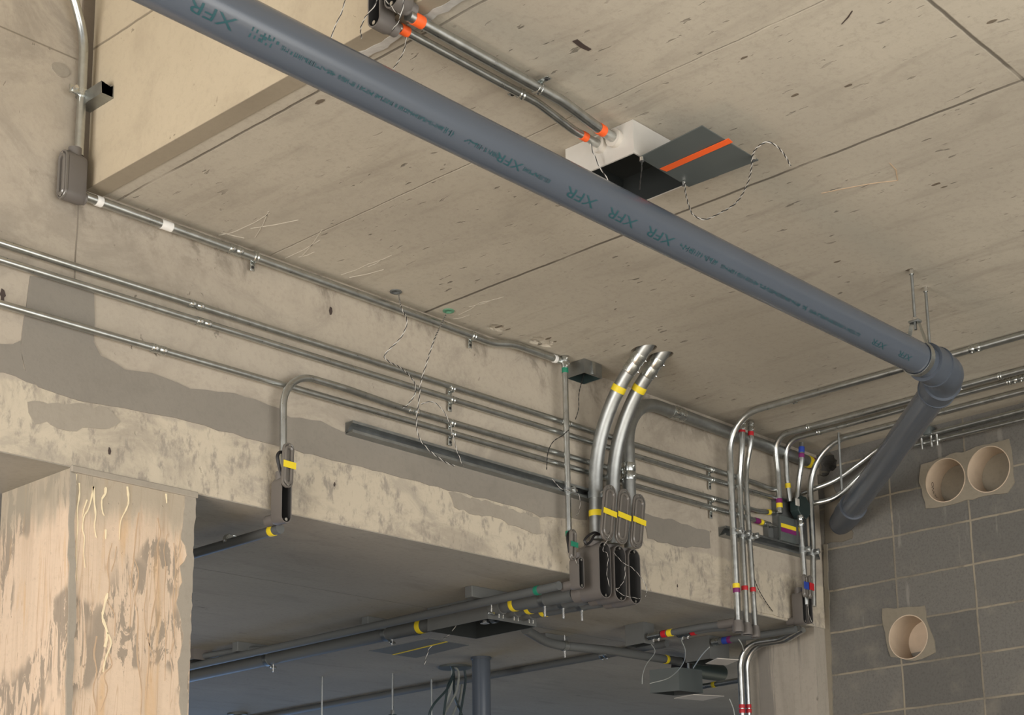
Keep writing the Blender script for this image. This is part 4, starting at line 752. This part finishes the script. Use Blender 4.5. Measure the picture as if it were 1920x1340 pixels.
# lower corner: conduits passing the pier, the upright pair, boxes
GZ = 'conduits between the foot fittings and the pier'
t, p_ = conduit('grey conduit from the paired open fittings past the pier, blue tape at its box end', [Vector((W(1508.5, 1138, .085).x, Y0 - .03, 1.318 + ZO)), P(5.945, 4.18, 1.318), P(5.935, 4.485, 1.322)], .0165, 0, 'plastic_conduit', 'pvc_conduit', group=GZ, tapes=[(P(5.935, 4.45, 1.32), 'tape_blue', .03), (P(5.935, 4.425, 1.32), 'tape_purple', .02)])
link('connector', tube_bm([p_[-1], p_[-1] + Vector((0, .04, 0))], .019, 14), 'fitting_steel', t)
xc = 5.985
pz = onX(1390, 1300, xc)
t, u1 = conduit('bright upright steel tube bending at the pier, red bands low down', [Vector((W(1519, 1138, .085).x - .016, Y0 - .03, 1.328 + ZO)), P(xc + .03, Y0 + .10, 1.300), P(xc, pz.y, 1.300), P(xc, pz.y, -1.55)], .0135, [0, .1, .20, 0], group=GZ, tapes=[(onX(1391, 1324, xc), 'tape_red', .018), (onX(1391, 1333, xc), 'tape_red', .018)])
pz = onX(1402, 1300, 6.05)
t, u2 = conduit('second upright steel tube close to the pier, shaded, red bands low down', [Vector((W(1519, 1138, .085).x + .016, Y0 - .03, 1.324 + ZO)), P(6.06, Y0 + .10, 1.298), P(6.05, pz.y, 1.298), P(6.05, pz.y, -1.55)], .0135, [0, .1, .20, 0], group=GZ, tapes=[(onX(1402, 1324, 6.05), 'tape_red', .018), (onX(1402, 1333, 6.05), 'tape_red', .018)])
def hangbox(lab, px0, px1, py, o, hgt, yd, mat='box_grey', name='junction_box'):
    a = S(px0, py, 0); b = S(px1, py, 0); xa, xb = min(a.x, b.x), max(a.x, b.x); return a, b
t = open_box('junction_box', 'open steel box under the soffit at the red and yellow conduit end', P(5.425, 4.53, 1.262), P(5.50, 4.64, 1.3595), '-z', 'box_grey', 'box_inside')
q = S(1333, 1190)
t = open_box('junction_box', 'grey box hanging from the soffit where the blue-taped conduit ends', (5.925, 4.54, L - .115), (6.08, 4.69, L - .001), '-z', 'box_grey', 'box_inside')
pl = [S(1323, 1243, .155), S(1345, 1233, .155), S(1385, 1236, .155), S(1362, 1246, .155)]
t = thing('loose_cover_plate', 'pale lid hanging under the grey box at the blue-taped conduit', 'box cover', pl[0]); link('sheet', prism(pl, (0, 0, -1), .003), 'cover_white', t, smooth=False)
a, b = S(1277, 1250, .072), S(1352, 1262, .072)
t = thing('plastic_conduit', 'thick dark pipe end under the boxes at the crossing conduit', 'conduit', a); tube('barrel', [a, b], .044, 'box_dark_green', t, 24); link('collar', tube_bm([a - (b - a).normalized() * .02, a + (b - a).normalized() * .03], .049, 24), 'gasket_black', t)
a = onZ(1219, 1295, L - .32); 
def quadbox(lab, A, B, Cc, hgt, mat, inside):
    """Open-bottomed box from three bottom corners (A-B near edge, B-Cc side) in a level plane."""
    D = A + (Cc - B); t = thing('junction_box', lab, 'junction box', (A + Cc) / 2); up = Vector((0, 0, hgt)); bm = bmesh.new(); q = [A, B, Cc, D]
    lo = [bm.verts.new(v) for v in q]; hi = [bm.verts.new(v + up) for v in q]; ctr = (A + Cc) / 2; li = [bm.verts.new(v + (ctr - v).normalized() * .008) for v in q]; di = [bm.verts.new(v + (ctr - v).normalized() * .008 + up * .9) for v in q]
    for i in range(4):
        k = (i + 1) % 4; bm.faces.new((lo[i], lo[k], hi[k], hi[i])); bm.faces.new((lo[i], li[i], li[k], lo[k])); f = bm.faces.new((li[i], di[i], di[k], li[k])); f.material_index = 1
    bm.faces.new(hi); f = bm.faces.new(di[::-1]); f.material_index = 1; link('shell', bm, [mat, inside], t, smooth=False); return t
zc = L - .24
quadbox('large dark steel box hanging below the soffit over a pale lid', onZ(1219, 1299, zc), onZ(1274, 1294, zc), onZ(1318, 1299, zc), .115, 'box_painted', 'box_inside')
hb_ = onZ(1270, 1296, zc); link('hanger_rod', tube_bm([hb_ + Vector((.12, .02, .11)), Vector((hb_.x + .12, hb_.y + .02, L))], .006, 8), 'strut_steel', bpy.data.objects[max(o.name for o in col.objects if o.get('label', '').startswith('large dark steel box'))])
pl = [onZ(1264, 1308, zc - .01), onZ(1300, 1301, zc - .01), onZ(1358, 1304, zc - .01), onZ(1318, 1312, zc - .01)]
t = thing('loose_cover_plate', 'pale lid hanging under the large dark steel box', 'box cover', pl[0]); link('sheet', prism(pl, (0, 0, -1), .003), 'cover_white', t, smooth=False)
t, p_ = conduit('thin conduit with a yellow band entering the large dark steel box', [onZ(1308, 1288, L - .17), onZ(1386, 1275, L - .17)], .014, 0, tapes=[(onZ(1340, 1283, L - .17), 'tape_yellow', .02)])
cable('loose_wire', 'pale single wire drooping from the open steel box on the soffit', [P(5.47, 4.532, 1.27), S(1228, 1222, .12), S(1212, 1245, .16), S(1205, 1265, .2), S(1204, 1282, .24)], .0019, 'cable_grey', 'pale drooping wires', 'wire')
cable('loose_wire', 'pale single wire curling below the red-taped conduit end', [S(1280, 1188, .06), S(1278, 1200, .08), S(1285, 1220, .12), S(1280, 1245, .16), S(1255, 1270, .2), S(1218, 1281, .22)], .0019, 'cable_grey', 'pale drooping wires', 'wire')
cable('loose_wire', 'pale twisted wire end beside the grey hanging box', [S(1330, 1213, .13), S(1316, 1228, .15), S(1300, 1252, .18)], .0025, 'cable_grey', 'pale drooping wires', 'wire')
cable('loose_wire', 'short pale wire sticking out beside the bright bent tube', [S(1385, 1198, .06), S(1391, 1208, .08), S(1395, 1222, .10)], .0025, 'cable_grey', 'pale drooping wires', 'wire')
cable('loose_wire', 'thin pale wire stub low down beside the bright bent tube', [onX(1368, 1310, 5.95), onX(1375, 1328, 5.95), onX(1378, 1345, 5.95)], .0025, 'cable_grey', 'pale drooping wires', 'wire')

# ------------------------------------------------------------------ the large drain pipe
PYc, PZc, PR = 2.572, 1.897, .0572
A0, A1 = P(-2.5, PYc, PZc + .02), P(4.70, PYc, PZc)
t = thing('drain_pipe', 'large dark grey drain pipe crossing under the ceiling with blue-green lettering', 'pipe', A1)
E1 = P(4.80, PYc, PZc - .003); E2 = Vector((6.26, E1.y + 1.40, 1.860 + ZO))
tube('barrel', [A0, A1], PR, 'pvc_pipe', t, 48)
dd = (E2 - (A1 + Vector((.13, 0, 0)))).normalized()
hb = A1.lerp(E1, .0)
link('elbow', tube_bm(fillet([A1 + Vector((-.03, 0, 0)), A1 + Vector((.13, 0, 0)) , A1 + Vector((.13, 0, 0)) + dd * .16], .11, 12), PR + .006, 48), 'pvc_elbow', t)
K = A1 + Vector((.13, 0, 0))
link('hub_rim', tube_bm([A1 + Vector((-.035, 0, 0)), A1 + Vector((.035, 0, 0))], PR + .0125, 48), 'pvc_elbow', t)
link('hub_bead', tube_bm([A1 + Vector((.035, 0, 0)), A1 + Vector((.042, 0, 0))], PR + .0165, 48), 'pvc_elbow', t)
link('hub_rim', tube_bm([K + dd * .09, K + dd * .17], PR + .0115, 48), 'pvc_elbow', t)
link('hub_bead', tube_bm([K + dd * .085, K + dd * .093], PR + .0155, 48), 'pvc_elbow', t)
link('hub_bead', tube_bm([K + dd * .165, K + dd * .173], PR + .0145, 48), 'pvc_elbow', t)
E2 = K + dd * ((X0 + .004 - K.x) / dd.x)
link('diagonal_barrel', tube_bm([K + dd * .1, E2], PR - .0005, 48), 'pvc_pipe', t)
link('end_collar', tube_bm([E2 - dd * .30, E2 - dd * .16], PR + .008, 48), 'pvc_elbow', t)
link('end_collar', tube_bm([E2 - dd * .16, E2 - dd * .02], PR + .002, 48), 'pvc_elbow', t)
# lettering wrapped round the barrel
def cyl_hit(x, y):
    r = ray(x, y); oy, oz = -PYc, -PZc; a = r.y ** 2 + r.z ** 2; b = 2 * (r.y * oy + r.z * oz); c = oy * oy + oz * oz - (PR) ** 2; disc = b * b - 4 * a * c
    if disc < 0: return None
    s = (-b - math.sqrt(disc)) / (2 * a); p = r * s; return p.x, math.atan2(p.z - PZc, p.y - PYc)
def barrel_centre(x): f = (x - A0.x) / (A1.x - A0.x); return A0.lerp(A1, f)
def letters(text, px, py, size):
    X, th = cyl_hit(px, py); cu = bpy.data.curves.new('txt', 'FONT'); cu.body = text; cu.size = size; cu.align_x = 'CENTER'; cu.align_y = 'CENTER'; cu.resolution_u = 2
    o = bpy.data.objects.new('txt', cu); col.objects.link(o); bpy.context.view_layer.update(); me = bpy.data.meshes.new_from_object(o.evaluated_get(bpy.context.evaluated_depsgraph_get()))
    bm = bmesh.new(); bm.from_mesh(me); bmesh.ops.triangulate(bm, faces=bm.faces[:])
    for _ in range(2): bmesh.ops.subdivide_edges(bm, edges=[e for e in bm.edges if e.calc_length() > size * .12], cuts=1, use_grid_fill=False); bmesh.ops.triangulate(bm, faces=bm.faces[:])
    for v in bm.verts:
        v.co.x *= 1.35; a = th + v.co.y * .85 / PR; c = barrel_centre(X - v.co.x); v.co = Vector((X - v.co.x, c.y + math.cos(a) * (PR + .0006), c.z + math.sin(a) * (PR + .0006)))
    link('printed_lettering', bm, 'print_ink', t, smooth=False); bpy.data.objects.remove(o); bpy.data.curves.remove(cu); bpy.data.meshes.remove(me)
for px, py, s in ((398, 33, .047), (955, 307, .037), (1090, 373, .047), (1167, 411, .047), (1238, 445, .047), (1648, 645, .034), (1697, 667, .034)): letters('XFR', px, py, s)
def microprint(p0, p1, hgt, dens, seed):             # print too small to read: rows of tiny strokes
    ink = bmesh.new(); rnd = random.Random(seed); xa, ta = cyl_hit(*p0); xb, tb = cyl_hit(*p1); x = xa; hgt = hgt * .9
    while x < xb:
        f = (x - xa) / (xb - xa); th = ta + (tb - ta) * f; wv = hgt * rnd.uniform(.22, .45)
        if rnd.random() < dens:
            for _ in range(rnd.choice((1, 2, 2))):
                y = rnd.uniform(-.3, .3) * hgt; h_ = hgt * rnd.choice((.2, .3, .9, 1.0)); w_ = wv * (.38 if h_ > .5 * hgt else .9)
                if h_ > .5 * hgt: y = 0
                vs_ = []
                for u, v in ((x, y - h_ / 2), (x + w_, y - h_ / 2), (x + w_, y + h_ / 2), (x, y + h_ / 2)):
                    a = th + v / PR; c = barrel_centre(u); vs_.append(ink.verts.new((u, c.y + math.cos(a) * (PR + .0008), c.z + math.sin(a) * (PR + .0008))))
                ink.faces.new(vs_)
        x += wv * 1.15
    link('printed_lettering', ink, 'print_ink', t, smooth=False)
for k, (p0, p1, h_, d_) in enumerate((((470, 66), (522, 92), .026, .95), ((528, 95), (552, 108), .012, .9), ((556, 110), (700, 182), .012, .95), ((704, 184), (830, 246), .012, .95), ((834, 248), (848, 256), .018, .95), ((872, 266), (936, 298), .014, .95), ((982, 320), (1030, 344), .013, .95), ((1275, 462), (1345, 496), .018, .9), ((1350, 499), (1500, 574), .014, .95), ((1504, 576), (1512, 580), .020, .95), ((1518, 583), (1612, 629), .014, .95))): microprint(p0, p1, h_, d_, k)
# hanger
hx = 4.615
t = thing('pipe_hanger', 'galvanised loop hanger holding the drain pipe at its elbow, on the longer rod', 'hanger', P(hx, PYc, H - ZO))
loop = []
for k in range(29):
    a = math.radians(90 + 38 + (284) * k / 28); loop.append(P(hx, PYc + math.cos(a) * (PR + .003), PZc + math.sin(a) * (PR + .003)))
apex = P(hx, PYc, PZc + .135)
pth = [apex + Vector((0, -.012, 0))] + loop + [apex + Vector((0, .012, 0))]
bm = bmesh.new(); A = []; 
for i, p in enumerate(pth):
    o_ = Vector((.012, 0, 0)); c_ = P(hx, PYc, PZc); n_ = (p - c_); n_.normalize(); A.append([bm.verts.new(p - o_), bm.verts.new(p + o_), bm.verts.new(p + o_ + n_ * .003), bm.verts.new(p - o_ + n_ * .003)])
for a, b in zip(A, A[1:]):
    for k in range(4): bm.faces.new((a[k], a[(k + 1) % 4], b[(k + 1) % 4], b[k]))
bm.faces.new(A[0]); bm.faces.new(A[-1][::-1]); link('loop', bm, 'galvanised_steel', t)
link('yoke', box_bm(apex + Vector((-.013, -.02, -.004)), apex + Vector((.013, .02, .004)), .001), 'strut_steel', t)
link('rod', tube_bm([apex + Vector((0, 0, -.03)), Vector((apex.x, apex.y, H))], .0055, 10), 'strut_steel', t)
link('nut', tube_bm([apex + Vector((0, 0, .004)), apex + Vector((0, 0, .014))], .010, 6), 'screw_zinc', t); link('anchor', tube_bm([Vector((apex.x, apex.y, H - .018)), Vector((apex.x, apex.y, H))], .009, 10), 'screw_zinc', t)
rq = C(1735, 538)
t = thing('threaded_rod', 'second shorter rod dropping from the ceiling behind the drain pipe elbow', 'rod', rq); tube('rod', [Vector((rq.x, rq.y, H)), Vector((rq.x, rq.y, PZc + ZO + .06))], .0055, 'strut_steel', t, 10); link('anchor', tube_bm([Vector((rq.x, rq.y, H - .018)), Vector((rq.x, rq.y, H))], .009, 10), 'screw_zinc', t)

# ------------------------------------------------------------------ ceiling box with loose lid
bt = 2.124
t = open_box('junction_box', 'pale aluminium box on the ceiling fed by two orange-taped conduits', P(3.145, 2.603, bt), P(3.400, 2.862, H - ZO - .001), '-z', 'box_aluminium', 'box_inside', wall=.005)
for (yy, zz, rr, lab) in ((2.668, 2.188, .0155, 0), (2.725, 2.188, .0125, 1)): link('bushing', tube_bm([P(3.130, yy, zz), P(3.145, yy, zz)], rr + .011, 20), 'cover_white', t)
cq = [P(3.165, 2.602, bt - .006), P(3.147, 2.362, bt - .004), P(3.412, 2.366, bt - .004), P(3.402, 2.612, bt - .006)]
t = thing('loose_cover_plate', 'dark grey lid with an orange tape stripe hanging beside the pale ceiling box', 'box cover', cq[0])
link('sheet', prism(cq, (0, 0, -1), .003), 'box_painted', t, smooth=False)
sa, sb, sc_, sd = [onZ(x, y, bt + ZO - .009) for x, y in ((1237, 316), (1250, 321), (1374, 266), (1366, 259))]
link('orange_stripe', prism([sa, sb, sc_, sd], (0, 0, -1), .0012), 'tape_orange', t, smooth=False)
for px, py in ((1203, 295), (1282, 341), (1413, 293)): q = onZ(px, py, bt + ZO - .010); link('screw', tube_bm([q, q + Vector((0, 0, -.012))], .007, 10), 'screw_zinc', t)
GO = 'orange-taped conduits feeding the pale ceiling box'
t, o1 = conduit('thicker bright conduit with orange tape at both ends, feeding the pale ceiling box', [P(2.345, 2.640, 2.195), P(2.90, 2.646, 2.197), P(3.06, 2.662, 2.188), P(3.146, 2.668, 2.188)], .0150, .3, group=GO, tapes=[(C(782, 38, .03), 'tape_orange', .03), (C(1124, 239, .03), 'tape_orange', .024)])
strap(P(C(1007, 165, .03).x, 2.648, 2.197), (1, 0, 0), (0, -1, 0), (0, 0, -1), .0150, 'strap and screw on the thicker orange-taped conduit', 'ceiling box conduit straps')
t, o2 = conduit('thinner bright conduit with orange tape at both ends, feeding the pale ceiling box', [P(2.33, 2.700, 2.197), P(2.86, 2.705, 2.200), P(3.03, 2.722, 2.188), P(3.146, 2.725, 2.188)], .0120, .3, group=GO, tapes=[(C(754, 59, .03), 'tape_orange', .026), (C(1097, 249, .03), 'tape_orange', .022)])
strap(P(C(976, 178, .03).x, 2.706, 2.200), (1, 0, 0), (0, 1, 0), (0, 0, -1), .0120, 'small strap on the thinner orange-taped conduit', 'ceiling box conduit straps')
for k, (yy, w_, zc_, lab) in enumerate(((2.704, .046, 2.265, 'dark open elbow fitting at the slab edge feeding the thinner orange-taped conduit'), (2.640, .054, 2.29, 'dark open elbow fitting at the slab edge feeding the thicker orange-taped conduit'))):
    lb(lab, P(2.292, yy, zc_), (0, 0, 1), (-1, 0, 0), w_, .20, .050, 'open elbow fittings at the slab edge', hub_up=.03, hub_back=.03, hr=.018)
# ------------------------------------------------------------------ loose wires
GWI = 'twisted wire pairs hanging loose'
hz = lambda x, y, o: onZ(x, y, H - o)
wire('twisted_wire', 'wire pair hanging from the grey-rimmed ceiling hole to the level conduits', [C(747, 548, -.02), onY(752, 575, Y0 - .30), onY(763, 602, Y0 - .27), onY(752, 632, Y0 - .24), onY(722, 664, Y0 - .2), onY(728, 677, Y0 - .19), onY(752, 690, Y0 - .15), onY(774, 712, Y0 - .1), onY(779, 735, Y0 - .06), onY(765, 758, Y0 - .045), onY(755, 764, Y0 - .045)], group=GWI)
wire('twisted_wire', 'wire pair hanging from the green-rimmed ceiling hole down to the long channel', [C(838, 586, -.02), onY(815, 635, Y0 - .3), onY(800, 680, Y0 - .24), onY(789, 718, Y0 - .19), onY(785, 755, Y0 - .14), onY(781, 790, Y0 - .1), onY(786, 820, Y0 - .07), onY(806, 845, Y0 - .06), onY(835, 866, Y0 - .055), onY(852, 873, Y0 - .05)], group=GWI)
wire('twisted_wire', 'thin wire looping past the straps in the middle of the level conduits', [W(790, 757, .05), W(810, 753, .06), W(828, 766, .06), W(842, 790, .06), W(850, 818, .05), W(858, 848, .05), W(868, 872, .05)], .0011, GWI)
wire('twisted_wire', 'thin dark wire hanging from the small green-taped ceiling box', [Vector((bq.x - .005, bq.y - .02, H - .03)), W(1086, 735, .09), W(1085, 765, .08), W(1079, 786, .07)], .0011, GWI, colours=('wire_black', 'wire_black'))
wire('twisted_wire', 'thin dark wire curling round the slim upright tube', [W(1066, 806, .08), W(1055, 816, .08), W(1037, 828, .05), W(1027, 850, .045), W(1025, 880, .045)], .0011, GWI, colours=('wire_black', 'wire_black'))
wz = bt + ZO - .012
wire('twisted_wire', 'short wire hanging from the near screw of the orange-striped lid', [onZ(1203, 297, wz), onZ(1203, 315, wz - .02), onZ(1201, 335, wz - .04), onZ(1199, 355, wz - .06)], .0013, GWI, colours=('wire_black', 'wire_black'))
wire('twisted_wire', 'pale wire dropping from the conduit end into the pale ceiling box shadow', [onX(1107, 264, 3.10), onX(1112, 285, 3.11), onX(1122, 308, 3.12), onX(1132, 325, 3.14), onX(1143, 342, 3.16)], .0013, GWI, colours=('wire_white', 'wire_black'))
wire('twisted_wire', 'long wire looping below the two far corners of the orange-striped lid', [onZ(x, y, wz - .02) for x, y in ((1284, 343), (1285, 360), (1291, 385), (1300, 403), (1322, 411), (1352, 398), (1380, 380), (1398, 352), (1407, 325), (1410, 300), (1411, 290), (1420, 276), (1438, 266), (1456, 274), (1472, 292), (1482, 311))], .0014, GWI)
wire('twisted_wire', 'wire pair dropping from the picture top to the drain pipe', [onX(650, -12, 2.28), onX(641, 22, 2.28), onX(628, 50, 2.28), onX(620, 74, 2.28)], .0010, GWI)
wire('twisted_wire', 'wire pair looping from the dark open fitting to the slab edge', [onX(712, -10, 2.255), onX(700, 14, 2.255), onX(684, 34, 2.26), onX(676, 55, 2.28), onX(678, 72, 2.33)], .0010, GWI)
wire('twisted_wire', 'wire crossing the faces of the two dark open fittings', [onX(716, -8, 2.255), onX(730, 8, 2.255), onX(742, 22, 2.255), onX(750, 28, 2.255)], .0010, GWI, colours=('wire_black', 'wire_white'))
wire('twisted_wire', 'pale wire running down past the thicker dark open fitting', [onX(758, -8, 2.255), onX(755, 15, 2.255), onX(748, 38, 2.255), onX(735, 58, 2.265)], .0010, GWI)
wire('twisted_wire', 'wire pair hanging under the thinner orange-taped conduit', [C(762, 66, .04), C(760, 85, .05), C(756, 98, .06), C(748, 113, .06), C(736, 131, .06)], .0010, GWI)
wire('twisted_wire', 'pale wire across the first large open elbow fitting', [W(1143, 1004, .17), W(1130, 1030, .165), W(1140, 1040, .15), W(1138, 1075, .15), W(1143, 1100, .145)], .0008, GWI)
wire('twisted_wire', 'pale wire crossing from the middle to the third large open elbow fitting', [W(1150, 1035, .165), W(1160, 1046, .15), W(1170, 1056, .15), W(1185, 1064, .155), W(1204, 1085, .15), W(1213, 1105, .15), W(1210, 1118, .15)], .0008, GWI)
wire('twisted_wire', 'pale wire drooping low in the middle large open elbow fitting', [W(1172, 1062, .15), W(1171, 1085, .15), W(1160, 1102, .15), W(1155, 1104, .15), W(1170, 1116, .155), W(1200, 1122, .155)], .0008, GWI)
wire('twisted_wire', 'pale wire hanging from the small open fitting at the slim tube', [W(1077, 1046, .115), W(1082, 1056, .11), W(1086, 1066, .10)], .0008, GWI)
wire('twisted_wire', 'pale wire tied round the slim tube at the long channel', [W(1036, 898, .06), W(1050, 914, .08), W(1066, 920, .10), W(1083, 925, .09), W(1088, 940, .08), W(1085, 960, .05), W(1080, 966, .03)], .0008, GWI)
wire('twisted_wire', 'thin dark wire curving on the bare beam patch below the strut', [W(1414, 1058, .01), W(1413, 1075, .02), W(1420, 1100, .02), W(1436, 1128, .015), W(1449, 1146, .012)], .0011, GWI, colours=('wire_black', 'wire_black'))
wire('twisted_wire', 'pale wire hanging out of the paired open fittings', [W(1514, 1130, .12), W(1516, 1148, .12), W(1522, 1165, .12), W(1530, 1174, .12)], .0008, GWI)
